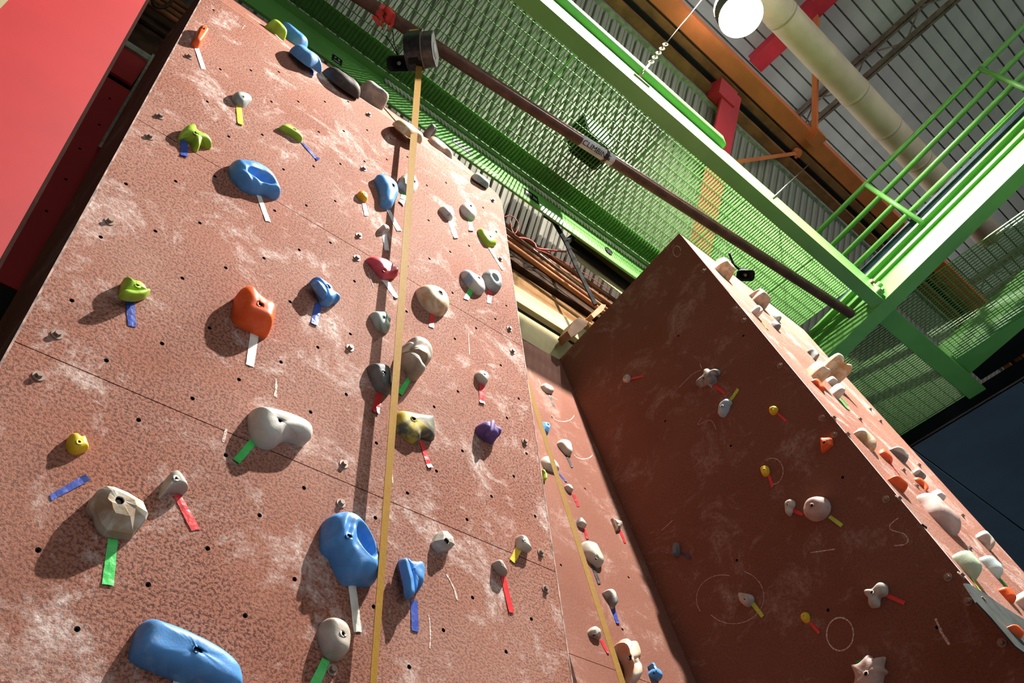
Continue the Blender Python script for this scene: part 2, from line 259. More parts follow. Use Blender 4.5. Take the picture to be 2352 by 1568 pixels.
# ------------------------------------------------------------------ climbing walls
def frame(o,u,v):
    o=Vector(o); u=Vector(u).normalized(); v=Vector(v).normalized(); n=u.cross(v); m=Matrix.Identity(4)
    for i in range(3): m[i][0]=u[i]; m[i][1]=v[i]; m[i][2]=n[i]; m[i][3]=o[i]
    return m
PH=math.radians(17)
FR={'L':frame((0,2.2,0),(1,0,0),(0,0,1)),'M':frame((3.74,3.131,5.013),(1,0,0),(0,.187,1)),'P':frame((3.74,0,0),(0,-1,0),(0,0,1)),'F':frame((3.74,1.708,5.248),(1,0,0),(0,.196,1)),'T':frame((0,2.2,4.98),(1,0,0),(0,math.sin(PH),math.cos(PH)))}
HOLDS=[
 ('L','orange','orange tube shaped hold at top left of the left wall',52,(144,4449),1,[(126,4318,6),(124,4459,32),(137,4500,37),(163,4501,37),(171,4469,34),(168,4334,6),(158,4306,6),(134,4302,6)],{}),
 ('L','greymottle','small grey mottled oval hold above a yellow tape strip',44,(447,4062),1,[(404,4060,6),(408,4096,11),(429,4114,28),(461,4135,32),(488,4127,32),(497,4101,24),(490,4076,6),(465,4028,6),(438,4020,6),(415,4033,6)],{}),
 ('L','lime','lime green bone shaped hold on the upper panel seam',52,(306,3501),1,[(252,3467,6),(255,3526,10),(265,3552,31),(283,3581,37),(300,3575,37),(306,3553,33),(335,3551,33),(360,3562,36),(396,3527,21),(380,3515,10),(359,3513,8),(350,3496,6),(350,3447,6),(327,3444,6),(310,3479,6),(279,3477,6),(260,3453,6)],{}),
 ('L','lime','slim lime green ridge hold above a thin blue tape',37,(751,4083),1,[(674,4054,6),(695,4095,14),(727,4103,26),(767,4103,27),(795,4084,24),(811,4070,7),(802,4047,6),(768,4053,6),(728,4052,6),(689,4045,6)],{}),
 ('L','blue','large blue hold with oval pocket astride the upper seam',74,(586,3451),0,[(506,3445,6),(503,3487,12),(517,3510,28),(569,3538,48),(617,3560,53),(673,3557,53),(717,3518,50),(754,3469,30),(758,3450,17),(733,3425,6),(677,3407,6),(644,3377,6),(594,3360,6),(554,3377,6),(523,3403,6)],{'pocket': (637,3456,61,27,0.31,50),'ridges': 1,'minibolt': (614,3544)}),
 ('L','amber','tiny amber yellow hold left of the blue finger hold',33,(1201,3896),1,[(1175,3892,6),(1181,3923,12),(1198,3934,24),(1223,3930,24),(1236,3908,15),(1231,3875,6),(1210,3868,6),(1189,3874,6)],{}),
 ('L','blue','upright blue finger shaped hold just left of the long strap',59,(1366,4116),1,[(1274,4140,27),(1275,4166,35),(1314,4197,42),(1358,4206,43),(1395,4187,43),(1412,4139,39),(1419,4091,27),(1408,4032,7),(1394,3965,6),(1368,3935,6),(1334,3923,6),(1317,3958,6),(1311,4039,6),(1294,4094,14)],{}),
 ('L','greywhite','pale grey hold partly behind the top of the strap',44,(1524,4333),1,[(1432,4272,6),(1450,4357,11),(1468,4386,25),(1500,4425,32),(1534,4416,32),(1559,4371,29),(1565,4333,17),(1541,4265,6),(1504,4229,6),(1466,4234,6),(1438,4249,6)],{}),
 ('L','greywhite','tiny grey thimble shaped hold above green and white tape',37,(1351,3704),1,[(1330,3711,6),(1338,3739,14),(1350,3745,26),(1371,3742,27),(1380,3726,21),(1374,3712,6),(1350,3693,6)],{}),
 ('L','pink','pinkish red hold with round bumps beside the strap',44,(1355,3330),1,[(1265,3379,6),(1287,3419,7),(1324,3433,21),(1365,3442,30),(1396,3439,31),(1432,3437,32),(1447,3410,30),(1445,3377,18),(1418,3347,6),(1380,3310,6),(1356,3309,6),(1324,3332,6),(1292,3359,6)],{'bumps': [(1394,3411,10),(1427,3396,13),(1325,3366,19),(1280,3340,9),(1317,3304,9),(1360,3298,11)]}),
 ('L','blue','blue spiral shaped hold in the middle of the left wall',59,(1058,2957),1,[(988,2977,16),(989,2987,30),(1005,2995,40),(1044,2994,42),(1079,2987,43),(1093,2963,40),(1116,2964,42),(1132,2947,39),(1130,2932,24),(1117,2928,13),(1104,2903,6),(1086,2883,6),(1056,2881,6),(1046,2910,6),(1025,2945,6),(1004,2964,9)],{'lobe': [(985,2941),(1000,2953),(1034,2947),(1058,2910),(1053,2886),(1034,2891),(1005,2915)]}),
 ('L','sage','sage green marbled hold left of the strap without tape',41,(1367,2976),1,[(1315,2990,6),(1325,3013,9),(1352,3023,22),(1383,3042,29),(1395,3030,29),(1414,3015,28),(1416,2994,23),(1407,2985,15),(1422,2971,11),(1416,2934,6),(1383,2917,6),(1350,2926,6),(1330,2959,6)],{}),
 ('L','greywhite','left one of two pale holds right of the strap top',41,(1792,4247),1,[(1737,4286,6),(1761,4333,13),(1790,4347,28),(1824,4351,29),(1836,4313,22),(1843,4282,6),(1819,4234,6),(1784,4242,6),(1755,4264,6)],{}),
 ('L','greywhite','right one of two pale holds right of the strap top',44,(1966,4498),1,[(1910,4461,6),(1926,4519,13),(1961,4546,31),(2003,4547,32),(2025,4505,28),(2032,4466,10),(2012,4419,6),(1963,4399,6),(1927,4417,6)],{}),
 ('L','lime','lime green teardrop hold near the right edge of left wall',37,(2122,4298),1,[(2044,4328,6),(2057,4348,17),(2093,4356,26),(2140,4347,27),(2174,4327,27),(2180,4290,19),(2176,4275,9),(2116,4225,6),(2086,4238,6),(2057,4283,6)],{}),
 ('L','whiteblue','white hold with blue smear beside a grey pocket hold',52,(1982,3750),1,[(1886,3755,6),(1898,3790,11),(1919,3797,26),(1961,3791,34),(2016,3789,37),(2039,3745,32),(2050,3713,13),(2025,3671,6),(1986,3656,6),(1949,3672,6),(1908,3706,6)],{}),
 ('L','greymid','mid grey hold with a deep pocket near right edge',52,(2077,3853),0,[(2054,3863,6),(2067,3914,9),(2093,3935,28),(2138,3958,37),(2172,3943,37),(2184,3882,26),(2185,3840,6),(2145,3788,6),(2110,3783,6),(2077,3807,6)],{'pocket': (2116,3861,24,16,-1.04,40)}),
 ('L','cream','big smooth cream hold with tan edge right of the strap',74,(1687,3373),1,[(1576,3362,6),(1589,3399,11),(1617,3416,34),(1656,3428,50),(1705,3434,53),(1739,3411,53),(1757,3370,48),(1765,3336,29),(1757,3303,6),(1722,3269,6),(1680,3259,6),(1630,3270,6),(1593,3305,6)],{}),
 ('L','twin','beige marbled two lobed mushroom hold behind the strap',81,(1530,2845),0,[(1517,2897,6),(1520,2926,22),(1533,2940,45),(1562,2952,57),(1600,2951,59),(1627,2928,58),(1640,2892,51),(1645,2864,29),(1635,2834,6),(1620,2833,6),(1623,2867,20),(1603,2882,24),(1562,2884,8),(1518,2849,6),(1488,2833,6),(1488,2878,6)],{'lobe2': [(1487,2759,6),(1479,2805,19),(1478,2802,43),(1507,2792,65),(1541,2786,67),(1565,2757,63),(1586,2744,33),(1595,2732,6),(1569,2706,6),(1540,2712,6),(1532,2741,6),(1506,2751,6)]}),
 ('L','slate','dark slate grey hold left of the strap at mid height',59,(1376,2598),1,[(1320,2635,7),(1327,2648,18),(1349,2657,34),(1384,2666,42),(1409,2660,43),(1422,2630,40),(1442,2582,14),(1439,2543,6),(1409,2530,6),(1375,2533,6),(1346,2571,6)],{}),
 ('L','stone','small stone coloured foothold with large bolt hole',37,(1982,2972),1,[(1948,2972,6),(1962,3006,7),(1980,3011,22),(2014,3010,27),(2025,2985,24),(2024,2962,6),(2009,2935,6),(1980,2936,6),(1960,2951,6)],{}),
 ('L','camo','black and yellow marbled angular hold touching the strap',52,(1540,2422),1,[(1473,2375,6),(1474,2450,6),(1517,2474,12),(1569,2484,25),(1612,2495,34),(1652,2509,37),(1662,2491,37),(1673,2408,23),(1667,2391,16),(1605,2376,6),(1599,2338,6),(1558,2328,6),(1524,2340,6),(1490,2355,6)],{}),
 ('L','purple','purple pronged hold casting a forked shadow',67,(1999,2612),0,[(1932,2602,6),(1941,2627,6),(1965,2643,12),(1985,2640,26),(1984,2652,37),(2002,2657,46),(2013,2635,41),(2029,2634,45),(2051,2638,48),(2054,2613,45),(2050,2596,32),(2040,2592,18),(2032,2560,6),(1996,2558,6),(1965,2562,6),(1938,2577,6)],{'lobe': [(1958,2551),(1965,2612),(1975,2637),(1996,2651),(2004,2624),(1993,2577),(1977,2553)]}),
 ('L','lime','lime green cup shaped hold at left of the wall',59,(326,2399),1,[(288,2378,6),(283,2417,14),(280,2430,37),(296,2434,41),(306,2430,40),(327,2439,43),(351,2432,42),(362,2419,38),(375,2421,40),(372,2408,22),(357,2398,6),(335,2378,6),(306,2367,6)],{'lobe': [(285,2334),(295,2355),(326,2369),(359,2407),(374,2414),(368,2384),(351,2356),(329,2337),(300,2325)]}),
 ('L','orange','large smooth orange hold in the left wall centre',96,(760,2576),1,[(690,2560,6),(685,2613,14),(683,2648,53),(703,2674,68),(728,2680,69),(756,2655,68),(793,2649,69),(824,2643,69),(839,2614,62),(847,2586,38),(849,2522,6),(825,2510,6),(780,2506,6),(722,2510,6),(699,2530,6)],{}),
 ('L','greypale','large pale grey horn hold curving to the right',81,(933,2060),1,[(845,2083,6),(846,2109,11),(857,2121,19),(910,2132,40),(969,2137,54),(1022,2140,58),(1061,2131,59),(1077,2103,57),(1077,2072,49),(1062,2060,40),(1033,2059,31),(1002,2052,18),(981,2035,6),(962,2002,6),(935,1981,6),(901,1978,6),(874,1999,6),(857,2032,6)],{}),
 ('L','yellow','small bright yellow hold at far left of the wall',35,(346,1696),1,[(320,1694,6),(318,1721,16),(326,1728,22),(335,1731,24),(347,1726,23),(356,1733,25),(365,1722,23),(378,1708,15),(380,1699,7),(359,1677,6),(337,1673,6)],{}),
 ('L','marble','big faceted marbled rock hold at lower left',82,(497,1521),1,[(434,1510,6),(435,1541,19),(440,1558,40),(450,1568,51),(473,1572,56),(517,1568,59),(569,1556,59),(592,1528,55),(593,1513,45),(578,1462,6),(562,1457,6),(500,1446,6),(479,1460,6),(460,1490,6),(442,1500,6)],{'facet': 1}),
 ('L','stone','grey fin shaped hold with a pointed lower corner',52,(641,1685),1,[(620,1641,6),(620,1686,8),(625,1707,29),(638,1725,37),(657,1719,37),(688,1689,33),(692,1674,23),(668,1672,13),(643,1657,6),(627,1633,6)],{}),
 ('L','blue','largest blue hold with ridges and long pocket by strap',96,(1245,1684),1,[(1186,1691,6),(1185,1744,7),(1190,1774,23),(1211,1792,46),(1237,1802,62),(1274,1807,69),(1316,1787,69),(1358,1743,69),(1382,1701,65),(1400,1660,54),(1408,1618,30),(1404,1594,14),(1373,1579,6),(1331,1571,6),(1300,1558,6),(1279,1570,6),(1249,1605,6),(1226,1638,6),(1198,1653,6)],{'pocket': (1323,1704,52,28,-1.08,60),'ridges': 2}),
 ('L','blue','blue hold of three upright fins right of the strap',59,(1545,1680),1,[(1518,1726,11),(1519,1736,18),(1532,1735,25),(1545,1727,27),(1554,1731,34),(1569,1730,39),(1590,1740,43),(1605,1724,43),(1608,1699,40),(1608,1668,27),(1603,1633,6),(1585,1639,6),(1580,1608,6),(1566,1598,6),(1553,1602,6),(1548,1637,6),(1538,1681,6)],{'lobe': [(1497,1700),(1502,1714),(1515,1717),(1533,1681),(1546,1637),(1553,1593),(1550,1577),(1536,1571),(1526,1579),(1521,1613),(1509,1656)]}),
 ('L','stone','grey block hold with no tape right of blue fins',52,(1707,1869),1,[(1668,1871,6),(1686,1915,10),(1698,1926,28),(1720,1928,37),(1752,1910,37),(1760,1881,34),(1752,1866,19),(1726,1848,6),(1704,1838,6),(1679,1851,6)],{'facet': 1}),
 ('L','greywhite','pale grey beaked hold near lower right edge',44,(2141,2044),1,[(2126,2047,6),(2132,2078,8),(2140,2080,24),(2167,2074,32),(2180,2047,30),(2193,2027,27),(2189,2022,13),(2157,2020,6),(2131,2022,6)],{}),
 ('L','stone','grey wedge foothold above the lowest long red tape',41,(2004,1873),1,[(1980,1891,6),(1995,1905,13),(2009,1901,29),(2025,1882,29),(2038,1859,24),(2045,1852,11),(2024,1852,6),(1998,1866,6)],{}),
 ('L','beige','smooth beige egg shaped hold at the bottom',67,(1271,1346),1,[(1217,1358,6),(1220,1389,8),(1228,1402,25),(1243,1405,39),(1267,1403,47),(1292,1392,48),(1307,1366,47),(1312,1340,39),(1315,1311,16),(1299,1290,6),(1276,1285,6),(1246,1296,6),(1227,1325,6)],{}),
 ('L','blue','long blue bar hold at the bottom left',81,(816,1159),1,[(663,1138,6),(661,1171,6),(665,1215,6),(679,1232,17),(710,1232,28),(761,1223,42),(824,1210,53),(892,1192,58),(942,1166,59),(962,1137,58),(969,1103,51),(928,1086,29),(850,1095,8),(786,1101,6),(722,1109,6),(674,1121,6)],{'grooves': 1}),
 ('T','lime','lime green half round hold on the sloping top of the left wall',75,(514,225),0,[(448,191,4),(460,254,24),(483,272,45),(509,274,54),(538,270,49),(568,252,30),(584,192,4),(557,176,4),(516,173,4),(481,193,4)],{}),
 ('T','blue','blue half round hold farthest back on the sloping wall top',78,(648,443),0,[(532,487,35),(572,512,51),(618,514,56),(659,503,52),(695,474,37),(729,439,23),(749,401,10),(691,338,4),(638,355,4),(596,404,6)],{}),
 ('T','bluechalk','chalky blue half round hold on the sloping wall top',73,(717,-70),0,[(613,-92,7),(618,-44,25),(640,-10,42),(675,1,52),(716,-3,53),(755,-17,47),(787,-47,33),(809,-83,19),(820,-121,7),(778,-114,7),(726,-163,4),(667,-143,4)],{}),
 ('T','brown','dark brown rounded hold on the sloping wall top',74,(980,-5),0,[(846,-22,5),(859,31,21),(887,54,31),(941,77,44),(1002,84,53),(1050,55,43),(1088,5,27),(1102,-57,8),(1069,-88,4),(1003,-99,4),(929,-90,4)],{}),
 ('T','taupe','lumpy taupe hold on the sloping wall top left of strap',119,(1202,149),0,[(1123,79,4),(1111,161,21),(1132,179,36),(1128,195,53),(1147,195,78),(1186,184,85),(1225,178,79),(1270,168,79),(1308,157,55),(1309,136,32),(1283,109,13),(1228,111,8),(1176,89,4)],{}),
 ('T','cream','long cream hold crossing behind the strap at the sloping wall top',60,(1471,-107),0,[(1346,-146,4),(1373,-74,22),(1398,-42,35),(1431,-52,35),(1471,-56,37),(1506,-64,38),(1546,-62,43),(1566,-74,41),(1573,-115,26),(1558,-150,14),(1508,-162,7),(1450,-205,4),(1395,-194,4)],{}),
 ('T','slate','dark grey winged hold on the sloping wall top near NICROS sticker',99,(1736,376),0,[(1696,389,6),(1709,402,40),(1742,388,55),(1753,370,71),(1769,381,53),(1765,385,32),(1751,383,17),(1741,348,4),(1704,341,4)],{}),
 ('T','tan','tan and grey slanted hold below the NICROS sticker',49,(1803,211),0,[(1715,251,14),(1735,305,31),(1773,304,35),(1812,294,35),(1844,280,34),(1870,221,20),(1900,164,8),(1876,128,4),(1829,151,4),(1811,148,4),(1757,138,4),(1714,152,4)],{}),
 ('T','sage','pale sage hold at the right end of the sloping wall top',47,(2098,-10),0,[(2033,-1,6),(2050,23,17),(2102,41,34),(2145,25,34),(2170,6,29),(2156,-52,5),(2094,-60,4),(2036,-59,4)],{}),
 ('P','stone','tiny grey pebble hold high on the shaded wall',32,(-2513,4271),1,[(-2537,4287,23),(-2512,4301,23),(-2490,4297,17),(-2484,4279,6),(-2491,4245,6),(-2515,4240,6),(-2538,4259,6),(-2541,4272,21)],{}),
 ('P','rock','craggy grey rock shaped hold high on the shaded wall',56,(-1894,3749),1,[(-1967,3778,40),(-1931,3791,40),(-1895,3793,36),(-1880,3827,40),(-1853,3818,37),(-1840,3797,23),(-1810,3789,8),(-1790,3767,6),(-1809,3741,6),(-1834,3741,6),(-1840,3704,6),(-1879,3701,6),(-1890,3689,6),(-1908,3731,6),(-1939,3741,18),(-1965,3747,31)],{}),
 ('P','paleblue','pale blue grey claw hold on the shaded wall',48,(-1842,3462),1,[(-1885,3468,28),(-1853,3504,35),(-1803,3510,26),(-1791,3479,6),(-1812,3463,6),(-1832,3440,6),(-1863,3419,6),(-1881,3419,6),(-1900,3445,9)],{}),
 ('P','yellow','highest of three small yellow holds on shaded wall',32,(-1552,3223),1,[(-1571,3246,23),(-1557,3254,23),(-1531,3247,10),(-1529,3224,6),(-1551,3204,6),(-1571,3208,6),(-1581,3224,10)],{}),
 ('P','orange','orange four sided plate hold on the shaded wall',40,(-1348,2820),1,[(-1361,2865,29),(-1354,2864,29),(-1312,2844,6),(-1310,2832,6),(-1322,2799,6),(-1394,2790,6),(-1393,2798,6)],{'facet': 1}),
 ('P','yellow','middle of three small yellow holds on shaded wall',32,(-1737,2895),1,[(-1758,2923,23),(-1733,2925,20),(-1720,2915,6),(-1722,2884,6),(-1739,2865,6),(-1763,2873,6),(-1765,2897,15)],{}),
 ('P','stone','small knobbly bone hold left of the round pink hold',40,(-1677,2607),1,[(-1693,2632,29),(-1676,2639,28),(-1654,2637,18),(-1648,2624,6),(-1655,2603,6),(-1674,2590,6),(-1684,2572,6),(-1705,2562,6),(-1715,2581,6),(-1706,2604,19)],{}),
 ('P','pinkish','round smooth pinkish hold on the shaded wall',72,(-1539,2503),1,[(-1596,2524,51),(-1571,2552,52),(-1540,2560,51),(-1501,2553,36),(-1475,2536,9),(-1469,2499,6),(-1482,2469,6),(-1509,2448,6),(-1549,2444,6),(-1589,2460,6),(-1606,2482,30),(-1605,2503,46)],{}),
 ('P','slate','small dark grey hold beside a dark blue tape',40,(-2465,2765),0,[(-2482,2771,28),(-2457,2800,29),(-2439,2798,17),(-2445,2785,6),(-2456,2740,6),(-2477,2722,6),(-2498,2737,6)],{}),
 ('P','ghost','grey hold like a funnel with one raised knob',40,(-2104,2245),1,[(-2140,2297,29),(-2128,2302,29),(-2102,2287,16),(-2076,2269,6),(-2070,2243,6),(-2088,2222,6),(-2120,2218,6),(-2139,2241,9),(-2146,2262,23)],{}),
 ('P','yellow','lowest of three small yellow holds on shaded wall',32,(-1818,2015),1,[(-1837,2028,23),(-1819,2036,21),(-1805,2035,9),(-1803,2012,6),(-1816,1991,6),(-1834,1991,6),(-1842,2005,13)],{}),
 ('P','stone','bone shaped grey hold with a red tape at right',48,(-1442,1952),1,[(-1477,1981,35),(-1460,1984,34),(-1437,1976,23),(-1410,1988,18),(-1390,1991,10),(-1375,1974,6),(-1381,1946,6),(-1398,1927,6),(-1428,1930,6),(-1450,1898,6),(-1474,1901,6),(-1490,1913,8),(-1474,1944,21),(-1479,1962,32)],{}),
 ('P','pinkish','star shaped pinkish hold at the bottom of shaded wall',64,(-1613,1621),1,[(-1671,1694,46),(-1642,1687,42),(-1606,1699,34),(-1581,1709,28),(-1571,1689,14),(-1522,1680,6),(-1539,1653,6),(-1546,1638,6),(-1538,1614,6),(-1561,1606,6),(-1581,1580,6),(-1604,1555,6),(-1709,1591,31),(-1680,1634,37),(-1672,1664,43)],{}),
 ('M','beige','topmost oval beige hold on the recessed middle wall',40,(-367,-685),0,[(-423,-684,6),(-394,-643,9),(-365,-645,24),(-320,-644,29),(-307,-674,27),(-312,-699,10),(-363,-735,6),(-400,-732,6),(-416,-708,6)],{}),
 ('M','blue','blue pyramid hold beside the second strap',40,(-559,-1261),1,[(-591,-1227,6),(-562,-1222,25),(-530,-1217,29),(-522,-1246,27),(-529,-1278,6),(-557,-1327,6),(-591,-1312,6),(-595,-1270,6)],{'facet': 1}),
 ('M','beige','beige shell shaped hold on the recessed middle wall',48,(-414,-1387),0,[(-485,-1380,6),(-447,-1334,12),(-417,-1328,30),(-376,-1325,35),(-363,-1356,33),(-367,-1385,22),(-359,-1401,14),(-385,-1452,6),(-425,-1464,6),(-457,-1431,6),(-478,-1405,6)],{}),
 ('M','greywhite','pale oval hold crossed by the second strap',48,(-663,-1704),0,[(-720,-1683,6),(-702,-1657,17),(-677,-1653,32),(-634,-1662,35),(-603,-1694,34),(-600,-1726,28),(-607,-1740,12),(-655,-1756,6),(-711,-1756,6),(-724,-1720,6)],{}),
 ('M','stone','small grey hold below the crumpled blue tape',32,(-542,-1857),0,[(-574,-1854,6),(-556,-1832,12),(-535,-1837,23),(-521,-1858,22),(-517,-1874,6),(-549,-1887,6)],{}),
 ('M','lime','lime green hold half hidden by the left wall edge',32,(-757,-1852),0,[(-769,-1819,20),(-751,-1812,23),(-750,-1837,18),(-740,-1854,12),(-755,-1898,6),(-772,-1903,6),(-761,-1843,6)],{}),
 ('M','rock','small insect like ribbed hold on the middle wall',40,(-551,-2166),0,[(-581,-2173,6),(-566,-2137,18),(-550,-2134,29),(-528,-2159,29),(-518,-2182,16),(-540,-2191,6),(-574,-2187,6)],{}),
 ('M','tan','tan triangular hold near the inside corner',40,(-190,-2017),1,[(-198,-1956,9),(-166,-1963,22),(-120,-1963,29),(-132,-1999,21),(-155,-2037,6),(-200,-2064,6),(-199,-2022,6)],{'facet': 1}),
 ('M','beige','large flat beige hold right of the second strap',56,(-565,-2467),1,[(-614,-2365,6),(-594,-2334,13),(-559,-2332,34),(-515,-2332,40),(-503,-2368,39),(-492,-2411,30),(-483,-2451,12),(-514,-2486,6),(-554,-2489,6),(-593,-2465,6),(-619,-2431,6)],{}),
 ('M','rock','rough greenish grey wedge hold above a blue tape',48,(-525,-2717),0,[(-571,-2688,6),(-533,-2667,30),(-505,-2669,35),(-496,-2690,34),(-498,-2721,19),(-491,-2739,9),(-524,-2778,6),(-541,-2775,6),(-543,-2735,6),(-550,-2705,6)],{}),
 ('M','stone','small grey hold left of the second strap near bottom',40,(-789,-3047),1,[(-811,-3027,6),(-792,-2999,6),(-768,-2990,26),(-741,-3002,29),(-737,-3015,28),(-742,-3031,18),(-735,-3044,9),(-770,-3042,6),(-799,-3041,6)],{}),
 ('M','tooth','large cream tooth shaped hold at the bottom of middle wall',104,(-672,-3191),1,[(-640,-3058,27),(-631,-3053,38),(-625,-3043,50),(-606,-3045,62),(-589,-3058,65),(-573,-3048,72),(-538,-3045,75),(-534,-3086,74),(-539,-3125,65),(-549,-3150,46),(-560,-3153,33),(-561,-3172,21),(-553,-3199,14),(-579,-3262,6),(-647,-3280,6),(-610,-3176,6),(-628,-3102,13)],{}),
 ('M','blue','small blue knuckle hold at the bottom of middle wall',48,(-410,-3159),1,[(-415,-3140,6),(-394,-3117,6),(-402,-3101,27),(-389,-3095,35),(-383,-3107,34),(-385,-3126,24),(-368,-3128,34),(-351,-3148,35),(-353,-3171,26),(-357,-3173,6),(-385,-3174,6),(-416,-3162,6)],{}),
 ('F','cream','tall cream hold at the top of the sunlit prism face',106,(275,-356),0,[(187,-399,4),(226,-305,26),(243,-276,51),(261,-278,67),(284,-294,77),(312,-317,72),(334,-341,57),(343,-377,35),(324,-454,4),(277,-454,4),(230,-423,4)],{}),
 ('F','tan','spiky tan hold near the top edge of the prism',103,(660,-458),0,[(586,-425,7),(622,-405,27),(653,-393,55),(670,-411,52),(683,-416,74),(703,-432,68),(730,-456,63),(733,-488,35),(708,-534,6),(684,-518,5),(626,-514,4),(588,-503,4),(598,-455,4)],{}),
 ('F','white','bright white claw hold near the top of prism face',64,(231,-1029),0,[(189,-1033,4),(212,-991,18),(225,-982,39),(247,-998,46),(271,-1021,42),(266,-1031,25),(254,-1037,14),(227,-1080,4),(209,-1072,4),(208,-1044,4)],{}),
 ('F','sage','pale green grey hold at the shaded prism top',42,(852,-527),0,[(821,-494,10),(848,-479,23),(884,-494,31),(898,-520,25),(882,-557,8),(826,-591,4),(808,-552,4)],{}),
 ('F','slate','dark grey hold in the shade at prism top',44,(533,-934),0,[(507,-907,8),(533,-891,24),(560,-902,31),(572,-930,23),(556,-965,4),(508,-984,4),(494,-955,4)],{}),
 ('F','slate','flat dark grey hold above the long cream horn',54,(943,-986),0,[(918,-952,14),(949,-934,38),(974,-959,39),(970,-1028,7),(919,-1054,4),(926,-991,4)],{}),
 ('F','cream','long cream horn sticking out from the prism face',173,(892,-1287),0,[(812,-1237,12),(844,-1216,36),(870,-1222,54),(897,-1244,73),(905,-1287,106),(907,-1334,125),(942,-1344,114),(971,-1335,87),(968,-1325,59),(926,-1301,39),(875,-1288,19),(788,-1308,4)],{}),
 ('F','cream','cream forked hold left of the long cream horn',102,(431,-1626),0,[(387,-1587,29),(397,-1568,47),(409,-1566,64),(424,-1581,74),(437,-1601,57),(437,-1625,37),(458,-1624,57),(475,-1636,73),(485,-1648,66),(481,-1664,43),(447,-1671,21),(407,-1676,4),(356,-1685,4)],{}),
 ('F','orange','orange wedge hold below the cream forked hold',30,(293,-1823),0,[(229,-1824,4),(281,-1776,10),(322,-1758,21),(331,-1783,19),(330,-1841,8),(307,-1885,4),(276,-1881,4),(266,-1839,4)],{}),
 ('F','greypale','pale grey curved hold above a cup shaped hold',51,(760,-1466),0,[(722,-1451,4),(752,-1432,21),(779,-1436,37),(794,-1456,35),(800,-1476,26),(778,-1486,10),(744,-1494,4),(710,-1493,4)],{}),
 ('F','greypale','pale grey cup shaped hold above green tapes',80,(560,-1728),0,[(542,-1707,8),(553,-1685,30),(563,-1683,49),(573,-1695,58),(588,-1717,38),(591,-1755,12),(561,-1786,4),(539,-1774,4),(527,-1751,4)],{}),
 ('F','cream','cream hold topped by a ball on the prism face',55,(266,-2362),0,[(191,-2350,4),(237,-2321,15),(260,-2296,27),(285,-2287,37),(301,-2297,40),(304,-2314,36),(323,-2341,36),(334,-2374,31),(302,-2439,9),(257,-2479,4),(238,-2448,4),(228,-2391,4),(203,-2371,4)],{}),
 ('F','orange','orange block right of the cream ball hold',34,(454,-2401),0,[(407,-2392,4),(445,-2359,12),(481,-2341,25),(488,-2363,22),(510,-2400,21),(472,-2461,4),(462,-2442,4),(429,-2430,4),(397,-2420,4)],{}),
 ('F','rock','craggy pale hold near the right prism edge',59,(874,-2154),0,[(791,-2141,4),(855,-2115,15),(899,-2101,36),(923,-2117,42),(939,-2142,42),(925,-2179,23),(880,-2226,4),(849,-2196,4),(808,-2173,4)],{}),
 ('F','rock','craggy cracked hold above the right orange block',43,(924,-2312),0,[(875,-2301,4),(917,-2275,19),(945,-2280,31),(959,-2306,29),(970,-2330,26),(943,-2343,11),(919,-2325,7),(864,-2333,4)],{}),
 ('F','orange','orange trapezoid hold nearest the prism arete',52,(145,-2807),0,[(69,-2803,4),(117,-2775,11),(150,-2770,26),(175,-2781,34),(193,-2799,37),(189,-2822,28),(167,-2852,10),(145,-2840,6),(103,-2823,4)],{}),
 ('F','orange','orange block under the craggy cracked hold',29,(810,-2445),0,[(759,-2425,4),(812,-2398,12),(850,-2395,21),(856,-2427,17),(850,-2475,9),(794,-2514,4),(797,-2470,4),(763,-2457,4)],{}),
 ('F','white','small white block hold at the right prism edge',44,(969,-2475),0,[(942,-2445,5),(979,-2432,25),(998,-2442,32),(1014,-2479,28),(1005,-2496,18),(971,-2509,4),(928,-2507,4),(918,-2488,4)],{}),
 ('F','pinkish','huge pinkish wedge hold on the sunlit prism face',81,(503,-2850),0,[(399,-2764,14),(449,-2741,29),(503,-2725,46),(535,-2734,53),(554,-2778,51),(594,-2823,55),(625,-2854,58),(628,-2881,54),(570,-2956,26),(537,-2983,15),(474,-2987,4),(409,-2955,4),(374,-2899,4),(388,-2824,5)],{}),
 ('F','beige','beige knob hold on the right edge of the prism',63,(1147,-2754),0,[(1084,-2748,4),(1137,-2705,21),(1163,-2699,38),(1182,-2714,45),(1187,-2733,41),(1177,-2762,25),(1167,-2811,8),(1116,-2829,4),(1113,-2785,4)],{}),
 ('F','mintgreen','pale green half dome hold on the prism face',71,(125,-3356),0,[(77,-3319,6),(115,-3299,25),(150,-3295,44),(170,-3310,51),(178,-3336,47),(172,-3378,31),(144,-3434,7),(96,-3431,4),(75,-3402,4),(72,-3358,4)],{}),
 ('F','mint','mint coloured wedge hold right of the green half dome',55,(702,-3137),0,[(646,-3093,4),(701,-3078,21),(737,-3100,30),(772,-3127,40),(750,-3159,23),(703,-3205,4),(659,-3187,4),(650,-3144,4)],{}),
 ('F','orange','orange hold at the frame edge above grey guard',41,(496,-3389),0,[(455,-3369,4),(504,-3350,17),(534,-3352,30),(545,-3391,26),(512,-3435,4),(465,-3429,4),(458,-3397,4)],{}),
 ('F','greywhite','pale grey hold cut by the right frame edge',81,(662,-3375),0,[(626,-3370,4),(665,-3339,25),(675,-3335,42),(684,-3347,59),(694,-3375,43),(680,-3418,7),(640,-3417,4),(627,-3396,4)],{}),
 ('F','orange','orange hold on the dark grey edge guard',42,(-6,-3773),0,[(-58,-3765,4),(-13,-3748,13),(10,-3749,26),(26,-3769,30),(25,-3786,24),(10,-3801,12),(-10,-3787,5),(-43,-3778,4)],{}),
]
